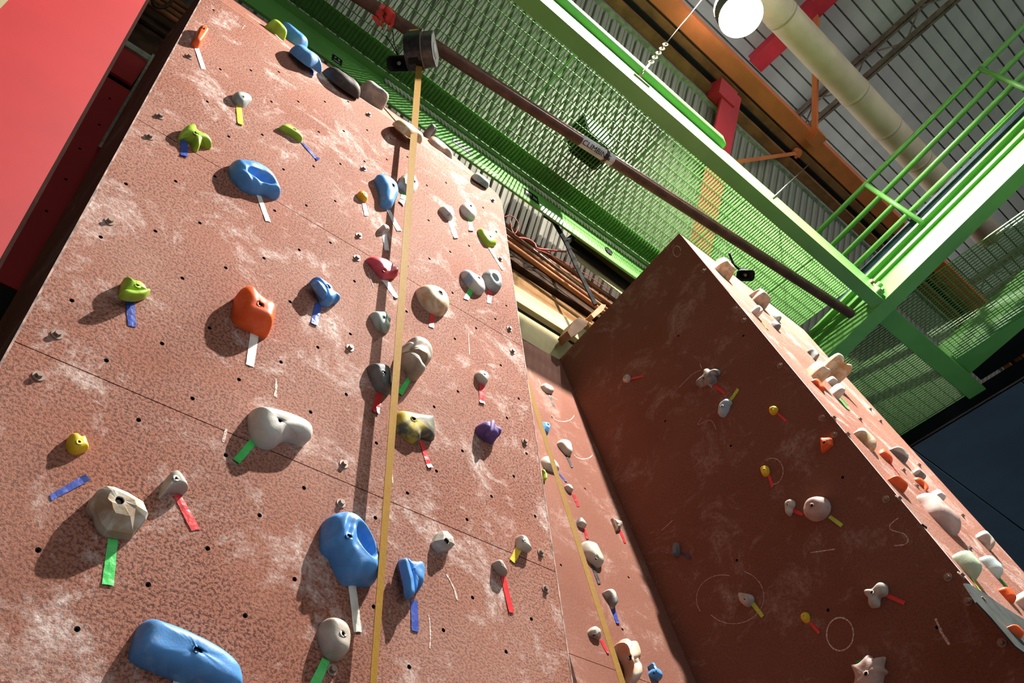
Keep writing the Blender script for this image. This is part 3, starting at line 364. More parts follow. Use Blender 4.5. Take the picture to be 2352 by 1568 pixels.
TAPES=[
 ('L','white','white tape strip under the orange tube hold',[(145,4311),(166,4330),(242,4166),(220,4147)]),
 ('L','yellow','wide yellow tape strip under the grey oval hold',[(436,4023),(464,4042),(504,3877),(474,3863)]),
 ('L','blue','short blue tape curling under the lime bone hold',[(267,3473),(294,3490),(324,3367),(293,3353)]),
 ('L','blue','thin blue tape strip trailing from the lime ridge hold',[(804,4058),(826,4067),(928,4010),(919,3980)]),
 ('L','white','white tape strip under the blue oval pocket hold',[(657,3394),(681,3405),(755,3254),(730,3241)]),
 ('L','glintwhite','shiny white tape strip under the tiny amber hold',[(1211,3857),(1235,3870),(1260,3772),(1235,3751)]),
 ('L','glintwhite','long shiny white tape under the blue finger hold',[(1366,3937),(1389,3956),(1475,3823),(1443,3795)]),
 ('L','green','green tape under the pale hold behind the strap',[(1466,4216),(1501,4233),(1490,4146),(1455,4133)]),
 ('L','glintwhite','shiny white tape end below the green tape by the strap',[(1453,4128),(1490,4143),(1479,4074),(1445,4089)]),
 ('L','glintwhite','shiny white tape under the grey thimble hold',[(1350,3697),(1378,3718),(1401,3578),(1373,3560)]),
 ('L','glintwhite','shiny white tape with yellow root under the pink hold',[(1365,3301),(1403,3326),(1474,3238),(1451,3216)]),
 ('L','bluegloss','glittering blue tape under the blue spiral hold',[(1033,2880),(1067,2895),(1059,2736),(1026,2734)]),
 ('L','glintwhite','shiny white tape under the left pale twin hold',[(1808,4226),(1839,4245),(1883,4110),(1849,4076)]),
 ('L','green','green tape root under the right pale twin hold',[(1971,4414),(2001,4431),(2004,4395),(1971,4371)]),
 ('L','glintwhite','shiny white tape end under the right pale twin hold',[(1971,4368),(2003,4392),(2010,4295),(1972,4264)]),
 ('L','yellow','thin yellow tape trailing from the lime teardrop hold',[(2116,4229),(2141,4243),(2243,4090),(2225,4069)]),
 ('L','green','green tape under the white hold with blue smear',[(1944,3677),(1983,3687),(1934,3558),(1900,3549)]),
 ('L','red','red tape under the grey pocket hold',[(2095,3780),(2126,3789),(2117,3724),(2084,3710)]),
 ('L','glintwhite','shiny pale tape end below the red tape near right edge',[(2084,3710),(2117,3724),(2106,3655),(2074,3643)]),
 ('L','red','red tape under the big cream hold',[(1668,3270),(1697,3285),(1691,3158),(1661,3151)]),
 ('L','green','green tape under the two lobed mushroom hold',[(1541,2718),(1552,2692),(1508,2575),(1482,2580)]),
 ('L','red','wide red tape under the dark slate hold',[(1379,2533),(1411,2539),(1396,2405),(1361,2400)]),
 ('L','red','red tape under the small stone foothold',[(1974,2935),(2009,2944),(2001,2800),(1968,2794)]),
 ('L','red','long red tape under the black and yellow hold',[(1606,2364),(1627,2375),(1678,2251),(1653,2237)]),
 ('L','blue','blue tape under the lime cup hold',[(316,2368),(344,2384),(383,2266),(355,2256)]),
 ('L','white','white tape under the large orange hold',[(781,2508),(816,2514),(825,2339),(793,2334)]),
 ('L','green','green tape slanting below the pale grey horn hold',[(870,2000),(896,1991),(848,1873),(822,1880)]),
 ('L','blue','loose blue tape stuck aslant with no hold above',[(332,1517),(343,1502),(418,1607),(398,1619)]),
 ('L','green','long green tape under the faceted rock hold',[(518,1446),(545,1452),(573,1311),(541,1306)]),
 ('L','red','long red tape under the grey fin hold',[(662,1661),(683,1675),(771,1577),(745,1561)]),
 ('L','white','long white tape under the largest blue hold',[(1314,1568),(1345,1577),(1379,1413),(1348,1403)]),
 ('L','blue','blue tape under the three finned blue hold',[(1576,1597),(1608,1602),(1612,1482),(1581,1480)]),
 ('L','yellow','yellow tape under the pale beaked hold',[(2130,2039),(2159,2023),(2108,1940),(2083,1950)]),
 ('L','red','long red tape under the grey wedge foothold',[(2024,1850),(2052,1860),(2081,1704),(2053,1696)]),
 ('L','green','green tape under the beige egg hold',[(1242,1288),(1271,1284),(1236,1175),(1197,1172)]),
 ('L','white','white tape below the long blue bar hold',[(796,1108),(826,1107),(827,1073),(797,1065)]),
 ('L','blue','small blue tape under the chalky blue wall top hold',[(766,4915),(789,4927),(793,4858),(769,4849)]),
 ('L','yellow','thin yellow tape beside the chalky blue wall top hold',[(788,4962),(795,4968),(891,4931),(887,4922)]),
 ('L','white','torn white tape under the brown wall top hold',[(1013,4963),(1038,4977),(1098,4933),(1086,4928)]),
 ('L','white','thin white tape under the lime wall top hold',[(504,5034),(512,5038),(561,5015),(554,5007)]),
 ('L','green','green tape under the long cream wall top hold',[(1492,4924),(1526,4928),(1522,4839),(1515,4847)]),
 ('P','red','red tape pointing right from the tiny pebble hold',[(-2492,4271),(-2371,4199),(-2371,4179),(-2498,4245)]),
 ('P','red','red tape below the craggy grey rock hold',[(-1879,3705),(-1859,3702),(-1807,3580),(-1822,3572)]),
 ('P','limetape','yellow green tape rising from the pale blue claw hold',[(-1808,3512),(-1796,3489),(-1711,3531),(-1724,3554)]),
 ('P','red','red tape below the highest small yellow hold',[(-1552,3212),(-1538,3213),(-1503,3113),(-1518,3115)]),
 ('P','red','red tape below the middle small yellow hold',[(-1744,2869),(-1727,2868),(-1729,2779),(-1747,2780)]),
 ('P','red','red tape between the bone hold and round pink hold',[(-1669,2595),(-1627,2536),(-1640,2522),(-1682,2575)]),
 ('P','limetape','yellow green tape beside the round pinkish hold',[(-1492,2443),(-1450,2363),(-1468,2353),(-1509,2437)]),
 ('P','navy','dark blue tape on the shaded wall',[(-2454,2739),(-2438,2739),(-2382,2681),(-2398,2665)]),
 ('P','limetape','yellow green tape below the funnel like grey hold',[(-2099,2220),(-2075,2228),(-2042,2132),(-2063,2128)]),
 ('P','red','red tape below the lowest small yellow hold',[(-1821,1986),(-1804,1987),(-1778,1917),(-1793,1914)]),
 ('P','red','wide red tape right of the bone shaped grey hold',[(-1389,1936),(-1328,1865),(-1342,1852),(-1401,1919)]),
 ('P','green','green tape corner peeking from behind the star hold',[(-1666,1719),(-1635,1718),(-1626,1711),(-1664,1707)]),
 ('M','black','black tape under the topmost beige middle wall hold',[(-363,-732),(-339,-712),(-336,-869),(-351,-879)]),
 ('M','red','red tape under the blue pyramid hold',[(-584,-1306),(-560,-1306),(-580,-1401),(-592,-1403)]),
 ('M','black','black tape under the beige shell hold',[(-432,-1458),(-408,-1449),(-397,-1573),(-418,-1585)]),
 ('M','blue','crumpled blue tape under the pale oval hold',[(-596,-1722),(-575,-1720),(-521,-1778),(-541,-1788)]),
 ('M','red','red tape just above the insect like hold',[(-517,-1884),(-488,-1869),(-483,-1979),(-509,-1995)]),
 ('M','red','red tape under the insect like hold',[(-532,-2185),(-505,-2173),(-514,-2265),(-536,-2277)]),
 ('M','red','red tape under the tan triangular hold',[(-158,-2038),(-126,-2020),(-127,-2124),(-150,-2139)]),
 ('M','black','black tape under the large flat beige hold',[(-582,-2484),(-551,-2477),(-552,-2614),(-579,-2628)]),
 ('M','blue','dark blue tape under the rough wedge hold',[(-535,-2780),(-503,-2769),(-514,-2872),(-540,-2880)]),
 ('M','red','red tape touching the second strap near bottom',[(-732,-3041),(-705,-3033),(-690,-3109),(-708,-3117)]),
 ('F','limetape','thin yellow green tape below the white claw hold',[(249,-1060),(273,-1042),(248,-1212),(221,-1227)]),
 ('F','green','left green tape below the pale cup hold',[(590,-1742),(626,-1722),(630,-1845),(583,-1880)]),
 ('F','green','right green tape below the pale cup hold',[(703,-1657),(721,-1649),(744,-1714),(701,-1746)]),
 ('F','red','red tape end under the orange wedge hold',[(340,-1839),(378,-1813),(322,-1883),(295,-1900)]),
 ('F','limetape','yellow green tape under the green half dome',[(97,-3427),(122,-3424),(73,-3542),(45,-3550)]),
 ('F','green','green tape under the mint wedge hold',[(717,-3196),(763,-3178),(731,-3302),(680,-3324)]),
 ('F','red','thin red tape below the orange block',[(469,-2459),(489,-2450),(466,-2545),(452,-2550)]),
]
NUTS=[(150,4824),(303,4261),(447,4449),(592,4632),(307,3896),(601,4271),(743,4453),(896,4648),(456,3718),(605,3908),(896,4278),(316,3166),(151,2978),(754,3724),(905,3914),(459,3352),(760,3357),(907,3541),(1056,3725),(1054,4098),(465,2987),(319,2798),(1044,4462),(1195,4651),(1348,4464),(1200,4283),(1497,4657),(1803,4661),(1648,4473),(2114,4664),(1043,4837),(156,2615),(619,2801),(473,2617),(764,2987),(915,3176),(1064,3361),(164,2253),(919,2802),(482,2248),(1077,2616),(335,2068),(929,2433),(781,2246),(637,2067),(1086,2249),(492,1888),(1234,2430),(625,2430),(1217,3176),(1224,2800),(1661,4101),(1817,3919),(1967,4106),(1667,3727),(2213,4473),(1520,3542),(1824,3544),(2231,3731),(1523,3170),(2131,3541),(1980,3357),(1829,3171),(1394,2246),(1691,2614),(1836,2796),(2140,3168),(2247,2983),(2148,2793),(1849,2430),(1701,2245),(2156,2428),(2258,2616),(1102,1888),(1553,2064),(2006,2246),(1859,2062),(1409,1885),(2268,2248),(1113,1521),(1422,1521),(1870,1703),(1725,1524),(2177,1707),(1576,1346),(2025,1525),(797,1890),(955,1708),(808,1523),(359,1348),(663,1348),(967,1346),(518,1168)]
BOLTS={'L': [(147,4185),(150,3547),(151,3359),(159,2717),(170,2083),(175,1897),(1214,3547),(1216,3358),(1228,2708),(2211,4844),(2219,4178),(2233,3524),(2239,3339),(1199,4196),(1193,4845),(1252,2068),(1256,1885),(2253,2687),(2275,2057),(2277,1877),(1280,1257)],'P': [(-1532,4152),(-1506,4011),(-1410,3499),(-1315,2997),(-1291,2855),(-1636,4686),(-1198,2363),(-1106,1876),(-1078,1741),(-1035,1531)],'F': [(8,-2332),(15,-2473),(1372,-1351),(692,-1906),(1360,-1494),(1344,-1508),(662,-2405),(1320,-1993),(658,-2539),(-26,-2987),(1249,-2496),(619,-3036),(-50,-3480),(-50,-3616)]}
GUARD=[(-156,-3572),(-67,-3543),(72,-3541),(189,-3558),(434,-3561),(572,-3587),(5,-3937),(-93,-3902),(-164,-3889),(-177,-3760),(-208,-3690)]

def panel(name,fr,poly,holes,m,parent,th=.02,hr=.0085):
    # a board with real bolt holes: triangulated outline with circular openings, hole walls and edges
    V=[Vector(p) for p in poly]; E=[(i,(i+1)%len(poly)) for i in range(len(poly))]; rings=[]
    for hx,hy in holes:
        o=len(V); K=10
        V+=[Vector((hx+hr*math.cos(2*math.pi*k/K),hy+hr*math.sin(2*math.pi*k/K))) for k in range(K)]; E+=[(o+k,o+(k+1)%K) for k in range(K)]; rings.append(list(range(o,o+K)))
    if holes:
        vo,_,fo,ov,_,_=geometry.delaunay_2d_cdt(V,E,[],1,1e-6)
        FS=[]
        for f in fo:
            c=sum((vo[i] for i in f),Vector((0,0)))/len(f)
            if any((c.x-hx)**2+(c.y-hy)**2<(hr*.93)**2 for hx,hy in holes): continue
            FS.append(tuple(f))
        idx={}
        for i,o_ in enumerate(ov):
            for q in o_: idx[q]=i
    else: vo=V; FS=[tuple(range(len(V)))]; idx={i:i for i in range(len(V))}
    mb=MB(); mb.add([(p.x,p.y,0) for p in vo],FS)
    n=len(mb.v); np_=len(poly)
    mb.v+=[(poly[i][0],poly[i][1],-th) for i in range(np_)]
    for i in range(np_): mb.f.append((idx[i],n+i,n+(i+1)%np_,idx[(i+1)%np_])); mb.m.append(0)
    for r in rings:
        n=len(mb.v); mb.v+=[(V[i].x,V[i].y,-.03) for i in r]; K=len(r)
        for k in range(K): mb.f.append((idx[r[k]],n+k,n+(k+1)%K,idx[r[(k+1)%K]])); mb.m.append(1)
        mb.f.append(tuple(n+k for k in range(K))); mb.m.append(1)
    me=mb.mesh(name,[m,HOLEM])
    return link(name,me,parent,fr)
wl=empty('wall_left'); struct(wl)
rx=lambda z: 2.295+(4.95-z)*.0225
seams=[-1.6,1.988,3.437,4.98]
for i in range(3):
    z0=seams[i]+.002; z1=seams[i+1]-.002
    poly=[(.066,z0),(rx(z0),z0),(rx(z1),z1),(.066,z1)] if i<2 else [(.066,z0),(rx(z0),z0),(2.30,4.90),(2.27,z1),(.066,z1)]
    hs=[(a/1000,b/1000) for a,b in NUTS if z0+.02<b/1000<z1-.02 and a/1000<rx(b/1000)-.03]
    panel('panel',FR['L'],poly,hs,WALL,wl)
panel('top_bevel',FR['T'],[(.066,.002),(2.27,.002),(2.12,.20),(1.9,.47),(.066,.47)],[],WALL,wl)
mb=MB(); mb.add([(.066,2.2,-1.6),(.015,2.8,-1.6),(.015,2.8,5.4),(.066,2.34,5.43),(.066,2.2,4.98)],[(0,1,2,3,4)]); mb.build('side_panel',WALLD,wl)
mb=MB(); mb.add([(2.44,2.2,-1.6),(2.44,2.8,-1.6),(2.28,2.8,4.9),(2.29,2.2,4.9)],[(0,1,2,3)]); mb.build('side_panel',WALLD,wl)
MB().box(.02,2.3,2.78,2.8,-1.6,5.3).build('back_panel',BROWNW,wl)
# insert: the steel threaded ring seated in every bolt hole
mb=MB(); K=10; vs=[]
for r,z in ((.0085,-.004),(.0058,-.004),(.0058,-.018)): vs+=[(r*math.cos(2*math.pi*k/K),r*math.sin(2*math.pi*k/K),z) for k in range(K)]
fs=[(j*K+k,j*K+(k+1)%K,(j+1)*K+(k+1)%K,(j+1)*K+k) for j in range(2) for k in range(K)]
ins=mb.add(vs,fs).mesh('threaded_insert',DARKM)
for a,b in NUTS: link('threaded_insert',ins,wl,FR['L']@Matrix.Translation((a/1000,b/1000,0)))
# hexagonal panel bolt on a round washer
mb=MB(); K=16
def disc(mb,r0,r1,z0,z1,K,mi=0,rot=0):
    vs=[(r0*math.cos(2*math.pi*k/K+rot),r0*math.sin(2*math.pi*k/K+rot),z0) for k in range(K)]+[(r1*math.cos(2*math.pi*k/K+rot),r1*math.sin(2*math.pi*k/K+rot),z1) for k in range(K)]
    mb.add(vs,[(k,(k+1)%K,K+(k+1)%K,K+k) for k in range(K)]+[tuple(range(K,2*K))],mi)
disc(mb,.020,.019,0,.004,16); disc(mb,.0115,.0105,.004,.016,6)
boltm=mb.mesh('panel_bolt',CHROME)
def bolts(wkey,parent):
    for k,(a,b) in enumerate(BOLTS[wkey]): link('panel_bolt',boltm,parent,FR[wkey]@Matrix.Translation((a/1000,b/1000,0))@Matrix.Rotation(k*.7,4,'Z'))
bolts('L',wl)
wm=empty('wall_middle'); struct(wm)
mu=[(-1.9,-6.75),(0,-6.75),(0,.0),(-1.9,.0)]
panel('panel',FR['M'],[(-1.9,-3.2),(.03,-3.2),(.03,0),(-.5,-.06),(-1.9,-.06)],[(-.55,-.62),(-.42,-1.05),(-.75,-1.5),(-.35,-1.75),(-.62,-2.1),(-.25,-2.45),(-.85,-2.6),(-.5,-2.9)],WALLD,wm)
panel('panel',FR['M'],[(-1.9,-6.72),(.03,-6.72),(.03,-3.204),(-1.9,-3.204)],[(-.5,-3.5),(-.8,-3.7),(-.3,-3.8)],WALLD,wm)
wr=empty('wall_right'); struct(wr)
yF=lambda z:1.708-(5.248-z)*.196
yM=lambda z:3.131-(5.013-z)*.187
ph=[(-.0,0)]
def P2(y,z): return (-y,z)
zs=2.05
def pl(z): return P2(yF(z),z)
def pm(z): return P2(yM(z),z)
hol=[(-1.55,3.9),(-1.9,3.2),(-1.35,2.6),(-1.7,2.0),(-2.1,2.5),(-1.25,1.7),(-2.3,3.7),(-1.5,1.4),(-1.1,2.15),(-2.0,4.3)]
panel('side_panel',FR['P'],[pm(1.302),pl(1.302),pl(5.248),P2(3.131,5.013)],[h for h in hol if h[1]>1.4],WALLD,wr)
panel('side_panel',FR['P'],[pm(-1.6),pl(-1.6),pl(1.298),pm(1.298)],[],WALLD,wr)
fl=[(0.002,-6.95),(1.62,-6.95),(1.62,-.02),(.0015,-.02)]
panel('front_panel',FR['F'],[(.002,-3.0),(1.63,-3.0),(1.63,-.6),(1.66,-.02),(.002,-.02)],[],WALL,wr)
panel('front_panel',FR['F'],[(.002,-6.95),(1.63,-6.95),(1.63,-3.004),(.002,-3.004)],[],WALL,wr)
MB().box(3.745,5.38,1.73,3.0,4.98,5.0).build('top_board',BROWNW,wr)
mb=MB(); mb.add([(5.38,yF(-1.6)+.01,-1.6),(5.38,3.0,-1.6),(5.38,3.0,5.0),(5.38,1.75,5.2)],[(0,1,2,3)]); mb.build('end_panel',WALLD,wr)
bolts('P',wr); bolts('F',wr)
g=[(a/1000,b/1000) for a,b in GUARD]; mb=MB(); n_=len(g); FF=FR['F']
mb.add([FF@Vector((x,y,.010)) for x,y in g]+[FF@Vector((x,y,.003)) for x,y in g],[tuple(range(n_))]+[(i,(i+1)%n_,n_+(i+1)%n_,n_+i) for i in range(n_)])
tag(mb.build('edge_guard',GUARDM),'dark grey rubber edge guard at lower prism arete','guard')
# chalk marks drawn on the walls and the worn pale edges
CHALK=mat('chalk_line',(.66,.56,.50),.9,0,.3,120,thr=(.42,.52),c2=(.36,.19,.15)); EDGEW=mat('worn_edge',(.80,.74,.70),.85,0,.2,40)
def mark(wk,parent,px,wdt,m=CHALK,name='chalk_mark',lift=.0012,k=5):
    fr=FR[wk]; inv=fr.inverted(); n3=fr.to_3x3()@Vector((0,0,1)); o3=fr.translation; P=[]
    for x,y in px:
        r_=ray(x,y); q=inv@(r_*(o3.dot(n3)/r_.dot(n3))); P.append(Vector((q.x,q.y)))
    Q=[]
    for i in range(len(P)-1):
        a,b,c,d_=P[max(i-1,0)],P[i],P[i+1],P[min(i+2,len(P)-1)]
        for t_ in range(k):
            t=t_/k; Q.append(.5*((2*b)+(c-a)*t+(2*a-5*b+4*c-d_)*t*t+(3*b-a-3*c+d_)*t**3))
    Q.append(P[-1]); V=[]
    for i,q in enumerate(Q):
        d_=(Q[min(i+1,len(Q)-1)]-Q[max(i-1,0)]).normalized(); nn=Vector((-d_.y,d_.x))*wdt/2*(.7+.5*random.random())
        V+=[(q.x-nn.x,q.y-nn.y,lift),(q.x+nn.x,q.y+nn.y,lift)]
    return link(name,MB().add(V,[(2*i,2*i+1,2*i+3,2*i+2) for i in range(len(Q)-1)]).mesh(name,m),parent,fr)
def ring(cx,cy,rx_,ry_,a0=0,a1=6.3,n=12): return [(cx+rx_*math.cos(a0+(a1-a0)*i/n),cy+ry_*math.sin(a0+(a1-a0)*i/n)) for i in range(n+1)]
for px,wd in ((ring(1930,1456,31,38),.007),(ring(1775,1082,24,30,-2.2,1.6),.004),(ring(1555,577,9,12,.3,6.2),.005),([(2063,1190),(2045,1205),(2048,1217),(2075,1225),(2086,1240),(2078,1250),(2055,1253)],.005),([(2149,1420),(2163,1452),(2181,1480)],.012),([(1862,1269),(1890,1265),(1918,1261)],.005),([(1610,850),(1590,860),(1560,890)],.004),(ring(1685,1370,70,62,-1.2,2.4),.003),([(1608,835),(1612,846)],.004),([(1613,958),(1604,975),(1632,965),(1645,985)],.003),([(1520,1218),(1545,1195)],.004),(ring(1660,1375,60,55,2.6,5.0),.003)): mark('P',wr,px,wd)
for px,wd in (([(633,870),(634,890),(632,912)],.012),([(1075,762),(1077,790),(1078,815)],.006),([(985,1412),(988,1450),(987,1490)],.007),([(1025,1318),(1042,1350),(1050,1378)],.010),([(555,55),(566,62)],.004),([(562,58),(556,67)],.004),([(845,625),(858,660)],.004),([(520,985),(512,1015)],.010),([(900,1060),(902,1110)],.006),([(945,335),(950,348)],.004)): mark('L',wl,px,wd)
for px,wd in (([(1236,870),(1242,883)],.006),([(1247,900),(1280,918)],.005),(ring(1340,1040,22,14,.4,2.9),.006),(ring(1293,950,26,18,.2,3.0),.006)): mark('M',wm,px,wd)
link('worn_edge',MB().add([(.0,-6.9,.0008),(.013,-6.9,.0012),(.011,-.95,.0012),(.0,-.95,.0008)],[(0,1,2,3)]).mesh('worn_edge',EDGEW),wr,FR['F'])
link('worn_edge',MB().add([(.066,-1.6,.0008),(.074,-1.6,.0012),(.072,4.9,.0012),(.066,4.9,.0008)],[(0,1,2,3)]).mesh('worn_edge',mat('worn_edge_pink',(.55,.36,.30),.85,0,.35,14)),wl,FR['L'])
link('worn_edge',MB().add([(rx(-1.6)-.008,-1.6,.0012),(rx(-1.6),-1.6,.0008),(rx(4.8),4.8,.0008),(rx(4.8)-.006,4.8,.0012)],[(0,1,2,3)]).mesh('worn_edge',MATS['worn_edge_pink']),wl,FR['L'])
# red walls at the left
rw=empty('wall_red'); struct(rw)
def redpt(z): return -.134+(4.009-z)*.0328
mb=MB(); y0=1.98
mb.add([(-.52,y0,-1.6),(redpt(-1.6),y0,-1.6),(redpt(6),y0,6),(-.52,y0,6)],[(0,1,2,3)]); mb.build('panel',REDP,rw)
mb=MB(); mb.add([(redpt(-1.6),y0,-1.6),(redpt(-1.6)+.012,y0+.03,-1.6),(redpt(6)+.014,y0+.03,6),(redpt(6),y0,6)],[(0,1,2,3)]); mb.build('edge_strip',mat('edge_brown',(.02,.007,.005),.95,spec=.02),rw)
MB().box(-.52,-.2,2.0,2.02,-1.6,6).build('backing',BROWNW,rw)
mb=MB(); a,b_=atY(20,0,1.97),atY(0,35,1.97)
MB().add([(-2.2,1.975,-1.6),(-.43,1.975,-1.6),(-.507,1.975,3.355),(-.62,1.975,6),(-2.2,1.975,6)],[(0,1,2,3,4)]).build('cream_panel',CREAMW,rw)
ri=empty('wall_recess'); struct(ri)
panel('panel',frame((0,3.08,0),(1,0,0),(0,0,1)),[(-1.2,3.07),(.035,3.07),(.012,5.05),(-1.2,5.05)],[(-.075,4.85),(-.05,4.55),(-.07,4.25),(-.05,3.95),(-.05,3.65)],REDP,ri,hr=.009)
panel('upper_panel',frame((0,3.05,0),(1,0,0),(0,0,1)),[(-1.2,5.08),(-.012,5.08),(.0,5.42),(-1.2,5.42)],[],REDP,ri)
MB().box(-1.2,.03,3.03,3.06,5.42,5.49).build('edge_trim_cover',GREYT,ri)
MB().box(.0,.022,3.0,3.04,4.3,5.47).build('edge_trim_cover',GREYT,ri)
MB().box(-1.2,.03,3.10,3.12,-1.6,5.45).build('backing',BROWNW,ri)
MB().box(-1.2,.06,3.07,3.09,-1.6,3.05).build('lower_panel',BLACKP,ri)
cable('black_ring',BROWNW,[(352,-10),(352,8),(360,16),(375,16),(390,8),(398,-10)],2.9,.014,'dark ring hanging in the gap at upper left','ring')
# ------------------------------------------------------------------ catwalk
cw=tag(empty('catwalk'),'green steel catwalk with open grating above the walls','catwalk')
X0,X1=-2.0,7.19
beam('beam_web',GREEN,cw,X0,X1,2.794,2.816,6.59,6.94); beam('beam_flange',GREEN,cw,X0,X1,2.735,2.91,6.94,6.97)
beam('beam_web',GREEN,cw,X0,X1,1.348,1.364,6.625,6.96); beam('beam_flange',GREEN,cw,X0,X1,1.348,1.491,6.61,6.627); beam('beam_flange',GREEN,cw,X0,X1,1.348,1.445,6.957,6.971)
mb=MB(); mb.tube([(X0,1.338,7.045),(4.50,1.338,7.045),(4.58,1.338,7.03)],[.068,.068,.035],16); mb.build('edge_pad',GREEN,cw,True)
def grating(x0,x1,y0,y1,z,name='grating_panel',parent=cw,sp=.037,cr=.111,hgt=.027):
    mb=MB()
    n=int((x1-x0)/sp)
    for i in range(n+1): x=x0+i*sp; mb.box(x-.0022,x+.0022,y0,y1,z,z+hgt)
    n=int((y1-y0)/cr)
    for i in range(n+1): y=y0+i*cr; mb.box(x0,x1,y-.0035,y+.0035,z+hgt-.009,z+hgt-.003)
    o=mb.build(name,GREEND,parent); o['kind']='stuff'; return o
xs=[-2.0,-.8,.4,1.6,2.8,4.0,5.2,6.4,7.12]
for a,b_ in zip(xs,xs[1:]): grating(a+.004,b_-.004,1.378,2.733,6.974)
beam('deck_plate',GREEN,cw,X0,X1,2.56,2.74,7.006,7.012)
# beam across the end of the catwalk, and the railing on it (rising slightly towards the camera side)
EV=Vector((0,-.9757,.2191)); HV=Vector((0,.2191,.9757)); B0=Vector((7.19,1.462,6.589))
def bbox(name,m,x0,x1,h0,h1,s0=-1.05,s1=4.7,parent=cw):
    mb=MB(); c=Vector(((x0+x1)/2,B0.y,B0.z))+EV*((s0+s1)/2)+HV*((h0+h1)/2); mb.obox(c,Vector((1,0,0)),EV,HV,(x1-x0)/2,(s1-s0)/2,(h1-h0)/2); return mb.build(name,m,parent)
bbox('cross_beam',GREEN,7.19,7.40,0,.128); bbox('cross_beam_web',GREEN,7.26,7.277,.128,.444); bbox('cross_beam_flange',GREEN,7.195,7.355,.444,.472); bbox('cross_beam_rib',GREEN,7.22,7.26,.333,.366)
cl=empty('beam_clamp'); tag(cl,'pale green beam clamp where the catwalk meets the cross beam','clamp')
q=Vector((7.11,1.333,6.689))
MB().obox(q,Vector((1,0,0)),EV,HV,.05,.04,.03).build('jaw',GREEN,cl,bevel=.006); MB().obox(q+Vector((.02,-.02,.09)),Vector((1,0,0)),EV,HV,.03,.05,.025).build('jaw',GREEN,cl,bevel=.006)
MB().tube([q-Vector((0,0,.03)),q+Vector((0,0,.17))],.014,8).build('screw',CHROME,cl,True); MB().tube([q+Vector((-.01,0,.15)),q+Vector((-.01,0,.19))],.028,6).build('nut',CHROME,cl)
beam('side_beam',GREEN,cw,7.40,9.58,1.355,1.578,6.666,6.70); beam('side_beam_web',GREEN,cw,7.40,9.58,1.455,1.478,6.70,7.0)
mb=MB(); q0,q1=Vector((9.11,1.444,6.777)),Vector((8.0,-3.11,6.777)); dv=(q1-q0).normalized(); mb.obox((q0+q1)/2,dv,Vector((-dv.y,dv.x,0)),Vector((0,0,1)),(q1-q0).length/2,.19,.013); mb.build('outer_beam_flange',GREEN,cw)
mb=MB(); mb.obox((q0+q1)/2+Vector((-.18,.045,.145)),dv,Vector((-dv.y,dv.x,0)),Vector((0,0,1)),(q1-q0).length/2,.013,.145); mb.build('outer_beam_web',GREEN,cw)
MB().box(9.28,9.55,.22,.50,6.22,6.777).build('outer_post',GREEN,cw)
grating(7.42,9.55,1.59,3.2,6.71,sp=.040,cr=.13,hgt=.015); grating(7.42,8.83,-2.66,1.33,6.71,sp=.044,cr=.061,hgt=.013)
rl=tag(empty('guard_railing'),'green tube guard railing on the catwalk cross beam','railing')
for (a,b_) in (((2352,60),(1872,540)),((2352,116),(1910,565)),((2352,170),(1930,595)),((2352,232),(1955,620))):
    p,q=atX(*a,7.21),atX(*b_,7.21); dv=(q-p).normalized(); MB().tube([p-dv*1.8,q+dv*.35],.032,14).build('rail',GREEN,rl,True)
for (a,b_) in (((1990,425),(2118,511)),((2250,157),(2420,232))):
    MB().tube([atX(*a,7.19),atX(*b_,7.19)],.030,14).build('post',GREEN,rl,True)
o=bbox('rolled_tarp',mat('tarp_dark_blue',(.02,.06,.085),.6,0,.2,6),7.29,7.42,.485,.68,parent=None,s0=-.22); tag(o,'dark blue rolled tarp lying behind the lowest rail','tarp')
# mezzanine underside at far right
sf=empty('ceiling_mezzanine'); struct(sf)
MB().box(7.335,7.358,-3.9,4.2,4.994,5.012).build('edge_trim_cover',mat('matt_black',(.003,.003,.003),.95,spec=0),sf)  # added black strip that keeps the lamp-lit soffit edge dark
for i in range(7):
    ya=4.2-i*1.15; MB().box(7.36,16,ya-1.135,ya,5.0,5.006).build('soffit_panel',BLUED,sf)
MB().box(9.56,16,-4,4.4,6.72,6.75).build('dark_underside',BLACKP,sf); MB().box(9.0,9.56,-4,1.34,6.80,6.83).build('dark_underside',BLACKP,sf)
we=MB().box(16.2,16.4,-14,6,-1.6,12).build('wall_end',mat('end_wall_dark',(.05,.05,.05),.9)); struct(we)
ws=MB().box(-5.7,-5.5,-14,6,-1.6,12).build('wall_side',mat('side_wall_grey',(.10,.10,.10),.9)); struct(ws)
# overhead pipe the belay devices hang from
PZ=6.39; pa=Vector((-.6,.3366*PZ+.07,PZ)); pb=Vector((1.067*PZ,.2556*PZ,PZ)); pe=atZ(1954,721,PZ); ps=atZ(834,0,PZ); dv=(pe-ps).normalized(); pipe_=MB().tube([ps-dv*1.6,pe],.052,24).build('overhead_pipe',STEEL,None,True)
tag(pipe_,'rusty brown pipe hanging below the catwalk','pipe')
pc=atZ(1400,344,PZ)
def onpipe(px,py): 
    p=atZ(px,py,PZ); return ps+dv*((p-ps).dot(dv))
